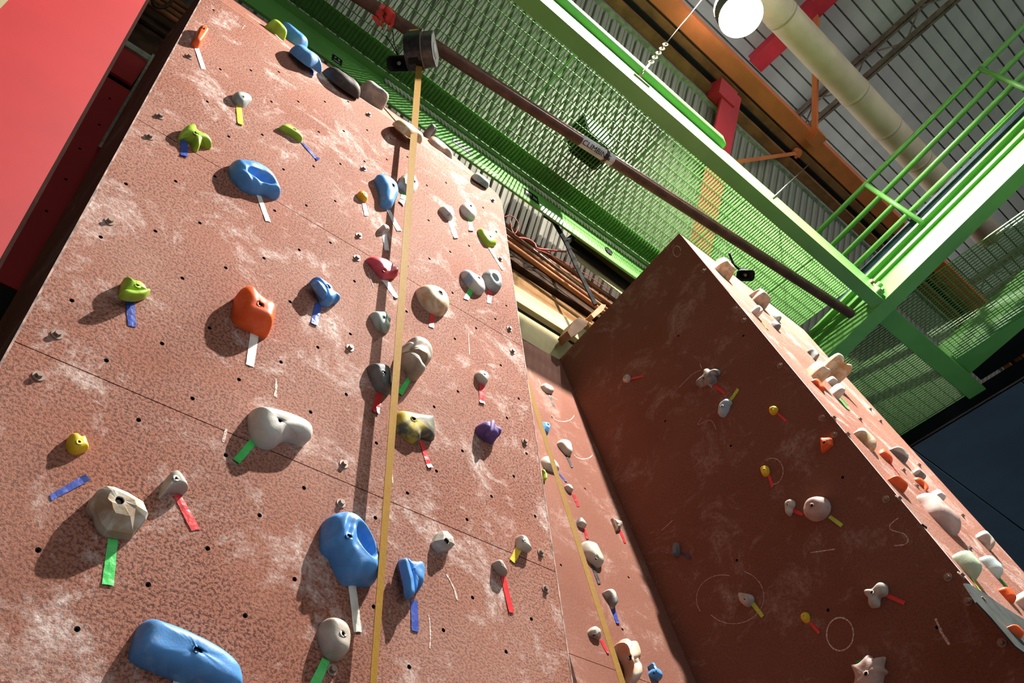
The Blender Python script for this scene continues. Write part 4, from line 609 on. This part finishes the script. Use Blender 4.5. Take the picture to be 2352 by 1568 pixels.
# label wrapped on the pipe
def pipewrap(a,b_,r,th0,th1,m,name,parent):
    side=dv.cross(Vector((0,0,1))).normalized(); upn=side.cross(dv); mb=MB(); vs=[]; K=10
    for t in (a,b_):
        for k in range(K+1):
            th=th0+(th1-th0)*k/K; vs.append(t+(side*math.cos(th)+upn*math.sin(th))*r)
    return mb.add(vs,[(k,k+1,K+1+k+1,K+1+k) for k in range(K)]).build(name,m,parent,True)
la,lb=onpipe(1343,309),onpipe(1413,360)
lab_=tag(pipewrap(la,lb,.0545,0,2*math.pi,WHITEP,'pipe_label',None),'worn white label reading CLIMBING on the pipe','label')
def text(body,size,mtx,m,parent,name='lettering',bold=0):
    c=bpy.data.curves.new(name,'FONT'); c.body=body; c.size=size; c.align_x='CENTER'; c.align_y='CENTER'; c.extrude=.0006; c.offset=bold; c.materials.append(m)
    tmp=bpy.data.objects.new(name,c); me=bpy.data.meshes.new_from_object(tmp); me.materials.clear(); me.materials.append(m); bpy.data.objects.remove(tmp)
    return link(name,me,parent,mtx)
side=dv.cross(Vector((0,0,1))).normalized()
lc=(la+lb)/2; vdir=(-lc).normalized(); vdir=(vdir-dv*vdir.dot(dv)).normalized(); ydir=vdir.cross(dv).normalized()
m4=Matrix.Identity(4)
for i in range(3): m4[i][0]=dv[i]; m4[i][1]=ydir[i]; m4[i][2]=vdir[i]; m4[i][3]=(lc+vdir*.0548-dv*.02)[i]
text('CLIMBING',.068,m4,BLACKI,lab_)
cg=tag(MB().tube([onpipe(1398,342),onpipe(1403,346)],.062,20).build('hose_clamp',STEEL,None,True),'rusty clamp ring round the labelled pipe','clamp')
MB().obox(onpipe(1400,344)+vdir*.06,dv,ydir,vdir,.012,.02,.012).build('screw_block',DARKM,cg)
# stickers on the catwalk beam (web faces the camera side)
YW=2.7935
def sticker(px4,m,label):
    a=[atY(x,y,YW) for x,y in px4]; mb=MB(); mb.add(a+[p+Vector((0,-.002,0)) for p in a],[(0,1,2,3),(4,5,6,7)]+[(i,(i+1)%4,4+(i+1)%4,4+i) for i in range(4)]); return tag(mb.build('sticker',m),label,'sticker')
def webm(px,py,dy=-.004):
    p=atY(px,py,YW); m4=Matrix.Identity(4)
    for i,c in enumerate(((1,0,0),(0,0,1),(0,-1,0))):
        for j in range(3): m4[j][i]=c[j]
    m4[0][3],m4[1][3],m4[2][3]=p.x,p.y+dy,p.z; return m4
s1=sticker([(1041,340),(1046,318),(1082,341),(1074,352)],WHITEP,'white sticker lettered NICROS on the green beam')
def rect_sticker(px,py,wx,hz,m,label,name='sticker'):
    p=atY(px,py,YW); return tag(MB().box(p.x-wx/2,p.x+wx/2,YW-.003,YW,p.z-hz/2,p.z+hz/2).build(name,m),label,'sticker')
bpy.data.objects.remove(s1)
s1=rect_sticker(1061,336,.205,.095,WHITEP,'white sticker lettered NICROS on the green beam'); text('NICROS',.062,webm(1061,336),BLACKI,s1,bold=.0008)
s2=rect_sticker(774,138,.095,.11,BLACKP,'small black logo sticker left of the strap'); p=atY(774,138,YW)
for dx,dz,wx,hz in ((-.018,.028,.016,.006),(-.020,.012,.016,.006),(.012,.015,.006,.034),(.020,.010,.006,.024),(0,-.034,.056,.008)): MB().box(p.x+dx-wx/2,p.x+dx+wx/2,YW-.0045,YW-.003,p.z+dz-hz/2,p.z+dz+hz/2).build('print_mark',WHITEP,s2)
s3=rect_sticker(1220,450,.183,.133,BLACKP,'larger black sticker with white grid marks'); p=atY(1220,450,YW)
for dx,dz,wx,hz in ((-.045,.02,.05,.006),(-.045,.0,.05,.006),(-.065,.008,.006,.036),(-.045,.004,.006,.05),(-.022,.008,.006,.036),(-.002,.012,.006,.03),(.030,.0,.005,.036),(.050,.004,.036,.006),(.065,-.008,.006,.028),(.048,-.018,.034,.005)): MB().box(p.x+dx-wx/2,p.x+dx+wx/2,YW-.0045,YW-.003,p.z+dz-hz/2,p.z+dz+hz/2).build('print_mark',WHITEP,s3)
p=atY(1397,577,YW); bd=tag(MB().tube([(p.x,YW,p.z),(p.x,YW-.012,p.z)],.050,24).build('round_badge',DARKM),'round dark badge on the green beam','badge')
MB().box(p.x-.02,p.x+.02,YW-.014,YW-.012,p.z-.004,p.z+.004).build('slot',SILVER,bd)
# twisted rope tied along the top of that beam
mb=MB(); xa,xb=1.62,5.1; K=int((xb-xa)/.0055)
for ph_ in (0,math.pi):
    mb.tube([(xa+i*.0055,2.778+.011*math.cos(i*.42+ph_),6.905+.011*math.sin(i*.42+ph_)) for i in range(K)],.0105,6)
tag(mb.build('twisted_rope',ROPEM,None,True),'cream twisted rope running along the green beam','rope')
# ------------------------------------------------------------------ holds and tapes
def smooth_poly(P,k):
    out=[]; n=len(P)
    for i in range(n):
        a,b,c,d_=[Vector(P[(i+j-1)%n]) for j in range(4)]
        for s in range(k):
            t=s/k; out.append(.5*((2*b)+(c-a)*t+(2*a-5*b+4*c-d_)*t*t+(3*b-a-3*c+d_)*t**3))
    return out
def hold_mesh(name,P,H,ap,bolt,ex,m,seed):
    P=[Vector((a/1000,b/1000,c/1000)) for a,b,c in P]; H/=1000; a=Vector((ap[0]/1000,ap[1]/1000)); fac='facet' in ex
    # force a consistent orientation
    ar=sum(P[i].x*P[(i+1)%len(P)].y-P[(i+1)%len(P)].x*P[i].y for i in range(len(P)))
    if ar<0: P=P[::-1]
    C=P if fac else smooth_poly(P,4); n=len(C)
    pk=ex.get('pocket')
    if fac: S=[1,.93,.52,.0]
    elif pk: S=[1,.985,.95,.9]+[.9-i*.04 for i in range(1,22)]+[0]
    else: S=[1,.985,.95,.88,.78,.65,.5,.35,.2,.1,0]
    rb=.012 if H>.045 else .0085
    cen=sum((Vector((c.x,c.y)) for c in C),Vector((0,0)))/n
    segs=[(C[i].x,C[i].y,C[(i+1)%n].x-C[i].x,C[(i+1)%n].y-C[i].y) for i in range(n)]
    def bdist(x,y):
        best=9.
        for ax,ay,dx,dy in segs:
            l2=dx*dx+dy*dy+1e-12; t=((x-ax)*dx+(y-ay)*dy)/l2; t=0 if t<0 else 1 if t>1 else t
            q=(ax+dx*t-x)**2+(ay+dy*t-y)**2
            if q<best: best=q
        return math.sqrt(best)
    D0=.62*max([bdist(a.x+(c.x-a.x)*s,a.y+(c.y-a.y)*s) for c in C[::3] for s in (0,.2,.4,.6)]) if not fac else 1
    def height(x,y,s,r):
        if fac: f={1:0,.93:.35,.52:.9,0:1}.get(s,1)
        else: f=(1-(1-min(1,bdist(x,y)/D0))**2.2)**.62 if s<1 else 0
        h=r+(H-r)*f
        nv=mnoise.noise(Vector((x*14,y*14,seed)))+.5*mnoise.noise(Vector((x*33,y*33,seed+5)))
        h+=nv*(.012 if not fac else .02)*min(1,H/.08)*(1-abs(2*s-1)**2)*.7
        if pk:
            cx,cy,la_,wb,an,dp=pk; dx,dy=x-cx/1000,y-cy/1000; ca,sa=math.cos(an),math.sin(an); e=math.sqrt(((dx*ca+dy*sa)/(la_/1000+1e-6))**2+((-dx*sa+dy*ca)/(wb/1000+1e-6))**2)
            if e<1.35: t=max(0,min(1,(1.35-e)/.6)); h-=dp/1000*t*t*(3-2*t)
        if 'ridges' in ex:
            t=(x*.95-y*.35) if ex['ridges']==2 else (y*1.0+x*.45); wv=math.sin(t*150+2.5*mnoise.noise(Vector((x*9,y*9,3))))
            side_=max(0,min(1,(cen.x+.02-x)/.06)) if ex['ridges']==2 else max(0,min(1,(cen.y-.01-y)/.05))
            h+=.006*wv*side_*(1-s**6)
        if 'grooves' in ex:
            for gx in (-.08,.01,.07):
                if abs(x-(cen.x+gx))<.006: h-=.005
        for b in ex.get('bumps',()):
            dd=math.hypot(x-b[0]/1000,y-b[1]/1000)/(b[2]/1000+1e-6)
            if dd<1.3: h+=.009*max(0,1-(dd-.6)**2*3)
        return max(h,.002)
    V=[];F=[]
    V+=[(c.x,c.y,-.004) for c in C]; V+=[(c.x,c.y,max(.003,c.z)) for c in C]; rings=2
    for s in S[1:-1]:
        for c in C:
            x=a.x+(c.x-a.x)*s; y=a.y+(c.y-a.y)*s; V.append((x,y,height(x,y,s,c.z)))
        rings+=1
    hap=height(a.x,a.y,0,0)
    if bolt:
        # countersunk bolt hole at the crown
        rad=.30*min(math.hypot(c.x-a.x,c.y-a.y) for c in C); rb=max(.004,min(rb,rad*1.6))
        last=len(V)-n
        for r,z in ((rb*1.15,hap),(rb,hap-.003),(rb*.92,hap-.016)):
            for c in C:
                d2=Vector((c.x-a.x,c.y-a.y)).normalized(); V.append((a.x+d2.x*r,a.y+d2.y*r,z))
            rings+=1
    V.append((a.x,a.y,hap-(.016 if bolt else 0)))
    for j in range(rings-1):
        for i in range(n): F.append((j*n+i,j*n+(i+1)%n,(j+1)*n+(i+1)%n,(j+1)*n+i))
    t=len(V)-1
    for i in range(n): F.append(((rings-1)*n+i,(rings-1)*n+(i+1)%n,t))
    if not fac:
        hi=len(S)-2+2-(1 if bolt else 0)
        for it in range(3):
            W_=list(V)
            for j in range(2,hi):
                for i in range(n):
                    q=j*n+i; nb=[j*n+(i+1)%n,j*n+(i-1)%n,(j-1)*n+i]+([(j+1)*n+i] if (j+1)*n+i<len(V)-1 else [])
                    W_[q]=tuple(V[q][k]*.4+.6*sum(V[b2][k] for b2 in nb)/len(nb) for k in range(3))
            V=W_
    mb=MB(); mb.add(V,F); me=mb.mesh(name,m,not fac)
    if bolt:
        me.materials.append(HOLEM)
        for p in me.polygons[-(2*n):]: p.material_index=1
    return me,hap,rb
mb=MB(); disc(mb,1,.95,0,.35,18); disc(mb,.55,.5,.36,.20,6,1); hb=mb.mesh('bolt',[mat('hold_bolt_steel',(.10,.10,.10),.45,.5),BLACKI],False)
for idx,(wk,mk,label,H_,ap,bolt,P,ex) in enumerate(HOLDS):
    me,hap,rb=hold_mesh('climbing_hold',P,H_,ap,bolt,ex,MATS['h_'+mk],idx*3.1)
    o=link('climbing_hold',me,None,FR[wk]); tag(o,label,'climbing hold',{'L':'holds on the left wall','T':'holds on the sloping wall top','P':'holds on the shaded prism side','M':'holds on the middle wall','F':'holds on the sunlit prism face'}[wk])
    if bolt: link('bolt',hb,o,Matrix.Translation((ap[0]/1000,ap[1]/1000,hap-.0145))@Matrix.Diagonal((rb*.72,rb*.72,.010,1)))
    if 'minibolt' in ex:
        q=ex['minibolt']; link('bolt',hb,o,Matrix.Translation((q[0]/1000,q[1]/1000,H_/1000*.86))@Matrix.Diagonal((.009,.009,.008,1)))
    for lk in ('lobe','lobe2'):
        if lk in ex:
            L=ex[lk]; zb=H_/1000*.62 if lk=='lobe' else 0
            Q=[(x,y,(z[0] if z else 9)) for x,y,*z in L]; cx=sum(q[0] for q in Q)/len(Q); cy=sum(q[1] for q in Q)/len(Q)
            m2,_,_=hold_mesh('lobe',Q,34 if lk=='lobe' else H_*1.15,(cx,cy),0,{},MATS['h_'+mk],idx+40.)
            link('lobe',m2,o,Matrix.Translation((0,0,zb)))
def tape(wk,col,label,q):
    a,b,c,d_=[Vector((x/1000,y/1000)) for x,y in q]; n=7; V=[];F=[]; rnd=random.Random(hash(label)%1000 if False else len(label)*17+q[0][0])
    for j in range(n+1):
        t=j/n; l=a.lerp(d_,t); r=b.lerp(c,t); lift=.0015+.002*rnd.random()*(1 if 0<j<n else .3)+(.006*rnd.random() if j==n else 0)
        jit=.0012*(rnd.random()-.5)
        V+=[(l.x+jit,l.y,lift),(l.x*.5+r.x*.5,l.y*.5+r.y*.5+(.004*(rnd.random()-.5) if j in(0,n) else 0),lift+.0012*rnd.random()),(r.x+jit,r.y,lift)]
    for j in range(n):
        for k in range(2): F.append((j*3+k,j*3+k+1,(j+1)*3+k+1,(j+1)*3+k))
    m=len(V); V+=[(x,y,z-.0008) for x,y,z in V]; F+=[tuple(m+i for i in f[::-1]) for f in F]
    mb=MB(); mb.add(V,F); me=mb.mesh('tape_strip',TM[col],False)
    bm=bmesh.new(); bm.from_mesh(me); 
    for f in bm.faces: f.normal_update()
    bm.to_mesh(me); bm.free()
    return tag(link('tape_strip',me,None,FR[wk]),label,'tape',{'L':'route tapes on the left wall','P':'route tapes on the shaded prism side','M':'route tapes on the middle wall','F':'route tapes on the sunlit prism face'}[wk])
for wk,col,label,q in TAPES: tape(wk,col,label,q)
# ------------------------------------------------------------------ straps, belay device, speakers, ribbon, chain, lamp
def strap(name,label,a,b_,wdt,ang0,ang1,n=60):
    mb=MB(); V=[];F=[]
    for i in range(n+1):
        t=i/n; p=a.lerp(b_,t); an=math.radians(ang0+(ang1-ang0)*t); d_=Vector((math.cos(an),math.sin(an),0)); nn=Vector((-math.sin(an),math.cos(an),0))
        V+=[p-d_*wdt/2-nn*.0009,p+d_*wdt/2-nn*.0009,p+d_*wdt/2+nn*.0009,p-d_*wdt/2+nn*.0009]
    for i in range(n):
        for k in range(4): F.append((i*4+k,i*4+(k+1)%4,(i+1)*4+(k+1)%4,(i+1)*4+k))
    F+=[(0,1,2,3),(n*4+3,n*4+2,n*4+1,n*4)]
    return tag(mb.add(V,F).build(name,STRAPM),label,'strap','belay straps')
YS=2.12
t0=atY(963,148,YS); t1=atY(857,1568,YS); t2=t1+(t1-t0)*.55
strap('belay_strap','long yellow belay strap hanging in front of the left wall',t0,t2,.046,-25,62)
q0=atY(1228,930,2.62); q1=atY(1430,1568,2.28); qd=(q1-q0)
strap('belay_strap','second yellow belay strap in front of the middle wall',q0-qd*.7,q1+qd*1.2,.030,-30,-10)
bd=tag(empty('belay_device'),'dark auto belay drum hanging from the rusty pipe','belay device')
dc=atY(955,118,YS-.02); axd=Vector((.62,-.70,-.10)).normalized(); dn=Vector((0,0,-1)); dn=(dn-axd*dn.dot(axd)).normalized(); sd=axd.cross(dn).normalized()
def drum(name,m,c,r,half,top,parent,K=14,mi=None):
    pf=[(-r*.86,-top),(r*.86,-top)]+[(r*math.cos(math.pi*k/K),r*math.sin(math.pi*k/K)) for k in range(K+1)]
    n=len(pf); V=[c+sd*x+dn*y-axd*half for x,y in pf]+[c+sd*x+dn*y+axd*half for x,y in pf]
    return MB().add(V,[tuple(range(n)),tuple(range(2*n-1,n-1,-1))]+[(i,(i+1)%n,n+(i+1)%n,n+i) for i in range(n)]).build(name,m,parent,bevel=.004)
hsg=drum('housing',DARKM,dc+dn*.02,.135,.062,.15,bd); drum('spring_drum',mat('drum_steel',(.10,.095,.085),.4,.5,.2,20),dc+dn*.02+axd*.105,.122,.042,.12,bd); drum('rim',CHROME,dc+dn*.02+axd*.063,.140,.003,.15,bd)
MB().tube([dc+axd*.147+dn*.03,dc+axd*.152+dn*.03],.06,24).build('label_disc',WHITEP,bd,True)
vv=(-dc).normalized(); 
yl=dc-sd*.118-dn*.05
MB().obox(dc-dn*.085-sd*.118*(1 if (-sd).dot(vv)>0 else -1)*(1),axd,dn,sd,.036,.030,.003).build('warning_label',YELLOWL,hsg)
MB().obox(dc+dn*.15,axd,sd,dn,.035,.02,.02).build('strap_nozzle',BLACKP,hsg)
hk=onpipe(966,76)
MB().tube([hk+Vector((0,0,-.02))+dn*0+Vector((math.cos(q)*.0,math.sin(q)*.064,math.cos(q)*.064)) for q in [i*math.pi/8 for i in range(17)]],.008,8).build('carabiner',SILVER,bd,True)
MB().tube([hk-Vector((0,0,.07)),dc-dn*.12],.012,8).build('hanger',CREAMW,bd,True)
def speaker(px,py,zz,label,sc,fx):
    s=tag(empty('horn_speaker'),label,'speaker','horn speakers under the catwalk'); c=atZ(px,py,zz); nrm=(-c).normalized(); nrm=(nrm+Vector((fx,0,-.2))).normalized(); u=RGT-nrm*RGT.dot(nrm); u.normalize(); v=nrm.cross(u)
    def rr(wx,wy,r,K=6):
        P=[]
        for q,(sx,sy) in enumerate(((1,1),(-1,1),(-1,-1),(1,-1))):
            for k in range(K+1):
                an=math.pi/2*(q+k/K); P.append((sx*(wx-r)+r*math.cos(an),sy*(wy-r)+r*math.sin(an)))
        return P
    V=[];prof=((.085,.055,.035,0),(.080,.050,.033,-.004),(.030,.022,.02,-.07),(.026,.02,.018,-.078),(.035,.03,.022,-.10),(.04,.035,.03,-.16))
    # outer shell front lip to back
    outs=((.085,.055,.035,0),(.088,.058,.036,-.01),(.06,.042,.03,-.07),(.045,.04,.03,-.12),(.042,.04,.03,-.17))
    n=28
    for wx,wy,r,z in outs: V+=[c+u*x*sc+v*y*sc+nrm*z*sc for x,y in rr(wx,wy,r)]
    F=[(j*n+i,j*n+(i+1)%n,(j+1)*n+(i+1)%n,(j+1)*n+i) for j in range(len(outs)-1) for i in range(n)]+[tuple((len(outs)-1)*n+i for i in range(n))]
    MB().add(V,F).build('shell',DARKM,s,True)
    V=[]
    ins_=((.085,.055,.035,0),(.078,.049,.032,-.003),(.04,.028,.024,-.055),(.03,.022,.02,-.06))
    for wx,wy,r,z in ins_: V+=[c+u*x*sc+v*y*sc+nrm*z*sc for x,y in rr(wx,wy,r)]
    F=[(j*n+i,j*n+(i+1)%n,(j+1)*n+(i+1)%n,(j+1)*n+i) for j in range(len(ins_)-1) for i in range(n)]+[tuple((len(ins_)-1)*n+i for i in range(n))]
    MB().add(V,F).build('horn_mouth',BLACKP,s,True)
    MB().tube([c-nrm*.055*sc,c-nrm*.012*sc],[.016*sc,.013*sc],14).build('centre_plug',GREYT,s,True)
    return s,c,u,v,nrm
s,c,u,v,nr=speaker(916,146,6.25,'black horn speaker beside the belay device',1.08,0)
MB().tube([c+v*.05-nr*.05,c+v*.14-nr*.06-u*.05,c+v*.2-nr*.06-u*.09],.004,6).build('wire',BLACKP,s,True)
MB().tube([c+v*.05-nr*.05,c+v*.15-nr*.05-u*.03,c+v*.24-nr*.06-u*.035],.004,6).build('wire',BLACKP,s,True)
s,c,u,v,nr=speaker(1713,633,6.25,'black horn speaker near the prism top',1.02,.25)
MB().tube([c-nr*.12,c-nr*.14+v*.08-u*.1,c-nr*.1+v*.2-u*.16],.012,8).build('mount_arm',DARKM,s,True)
b1=tag(empty('speaker_cabinet'),'black speaker cabinet standing above the grating','speaker'); p=atZ(1368,320,7.15)
MB().box(p.x-.17,p.x+.17,p.y-.06,p.y+.22,7.02,7.42).build('box',BLACKP,b1,bevel=.01); MB().tube([(p.x,p.y+.05,7.02),(p.x,p.y+.05,7.008)],.10,20).build('cone',DARKM,b1,True)
# red webbing tied on the pipe
rb_=tag(empty('red_webbing'),'red webbing tied round the pipe at its upper end','webbing')
def ribbon(P,wv,name='band',m=REDRIB):
    V=[];F=[]
    for p,w_ in zip(P,wv): V+=[p-w_,p+w_]
    n=len(P)
    for i in range(n-1): F.append((2*i,2*i+1,2*i+3,2*i+2))
    mb=MB(); mb.add(V,F); k=len(mb.v); off=(-P[0]).normalized()*-.003; mb.v+=[tuple(Vector(x)+off) for x in mb.v]; mb.f+=[tuple(i+k for i in f[::-1]) for f in F]; mb.m+=[0]*len(F)
    return mb.build(name,m,rb_,True)
def rp(px,py,dd=0): p=atZ(px,py,PZ-.06); return p
for a,b_ in ((onpipe(872,12),onpipe(884,22)),(onpipe(898,26),onpipe(906,33))):
    pipewrap(a,b_,.057,0,2*math.pi,REDRIB,'band',rb_)
ribbon([rp(870,22),rp(875,40),rp(882,52)],[rp(876,20)-rp(870,22),rp(880,40)-rp(875,40),(rp(885,52)-rp(882,52))],'tail')
ribbon([rp(859,36),rp(863,46),rp(871,55),rp(879,60)],[(rp(868,37)-rp(859,36))*.6,(rp(872,46)-rp(863,46))*.6,(rp(878,52)-rp(871,55))*.6,(rp(881,58)-rp(879,60))],'tail')
ribbon([rp(906,32),rp(903,46),rp(901,56),rp(893,63)],[(rp(910,33)-rp(906,32)),(rp(906,48)-rp(903,46)),(rp(905,56)-rp(901,56)),(rp(897,66)-rp(893,63))],'tail')
MB().tube([rp(884,18),rp(893,24),rp(895,36),rp(888,42),rp(882,40)],[.022,.03,.026,.03,.016],10).build('knot',REDRIB,rb_,True)
for a,b_ in (((880,50),(879,68)),((893,58),(891,72))): MB().tube([rp(*a),rp(*b_)],[.009,.006],8).build('brass_hook',BRASS,rb_,True)
# suspension chain and cable
ch=tag(empty('hanging_chain'),'steel chain with turnbuckle holding the catwalk edge','chain')
ca=atY(1467,178,1.34); cb=atZ(1612,-2,9.0); cdv=(cb-ca); L=cdv.length; cdn=cdv.normalized(); cs=cdn.cross(Vector((0,0,1))).normalized(); ct=cs.cross(cdn)
MB().tube([ca+cdn*.02+cs*.012,ca+cdn*.22+cs*.014,ca+cdn*.36+cs*.010],.006,6).build('turnbuckle',CHROME,ch,True); MB().tube([ca+cdn*.02-cs*.012,ca+cdn*.22-cs*.014,ca+cdn*.36-cs*.010],.006,6).build('turnbuckle',CHROME,ch,True)
mb=MB(); mb.tube([(.022*math.cos(q),0,.036*math.sin(q)) for q in [i*math.pi/8 for i in range(17)]],.006,6); lk=mb.mesh('chain_link',CHROME,True)
d0=.40
for k in range(9):
    m4=Matrix.Identity(4); x_=cs if k%2 else ct; y_=cdn.cross(x_); pos=ca+cdn*(d0+k*.062)
    for i in range(3): m4[i][0]=x_[i]; m4[i][1]=y_[i]; m4[i][2]=cdn[i]; m4[i][3]=pos[i]
    link('chain_link',lk,ch,m4)
MB().tube([ca+cdn*(d0+.53),cb],.006,6).build('cable',CHROME,ch,True); MB().tube([ca-Vector((.06,0,.01)),ca,ca+Vector((.14,.0,.0))],.010,6).build('eye_plate',CHROME,ch,True)
tag(MB().tube([atY(1775,455,1.345),atZ(1862,374,9.8)],.008,6).build('stay_cable',SILVER,None,True),'thin steel cable from the catwalk to the orange beam','cable')
# high bay lamps
em,nt,b=nodes('lamp_lens_glow'); b.inputs['Emission Color'].default_value=(1,.97,.92,1); b.inputs['Emission Strength'].default_value=30; b.inputs['Base Color'].default_value=(.9,.9,.9,1)
def lathe(L,pf,K=32):
    V=[(L.x+r*math.cos(2*math.pi*k/K),L.y+r*math.sin(2*math.pi*k/K),L.z+z) for r,z in pf for k in range(K)]; n=len(pf)
    return MB().add(V,[(j*K+k,j*K+(k+1)%K,(j+1)*K+(k+1)%K,(j+1)*K+k) for j in range(n-1) for k in range(K)]+[tuple((n-1)*K+k for k in range(K))])
for L,W,lab in LAMPS:
    lp=tag(empty('high_bay_lamp'),lab,'lamp','high bay lamps')
    lathe(L,[(.258,-.225),(.250,0),(.235,.03),(.18,.14),(.10,.22)]).build('reflector',mat('lamp_reflector',(.20,.20,.20),.7),lp,True); lathe(L,[(.09,.22),(.09,.42),(.05,.45)]).build('ballast_housing',DARKM,lp,True)
    MB().tube([L+Vector((0,0,.44)),Vector((L.x,L.y,11.45))],.008,6).build('drop_cord',BLACKP,lp)
    lathe(L,[(.240,.075),(.12,.070),(.02,.068)]).build('lens',em,lp,True)
    ld=bpy.data.lights.new('lamp_light','POINT'); ld.energy=W; ld.color=(1,.955,.88); ld.shadow_soft_size=.06; lo=bpy.data.objects.new('lamp_light',ld); COL.objects.link(lo); lo.location=L-Vector((0,0,.04)); lo.parent=lp
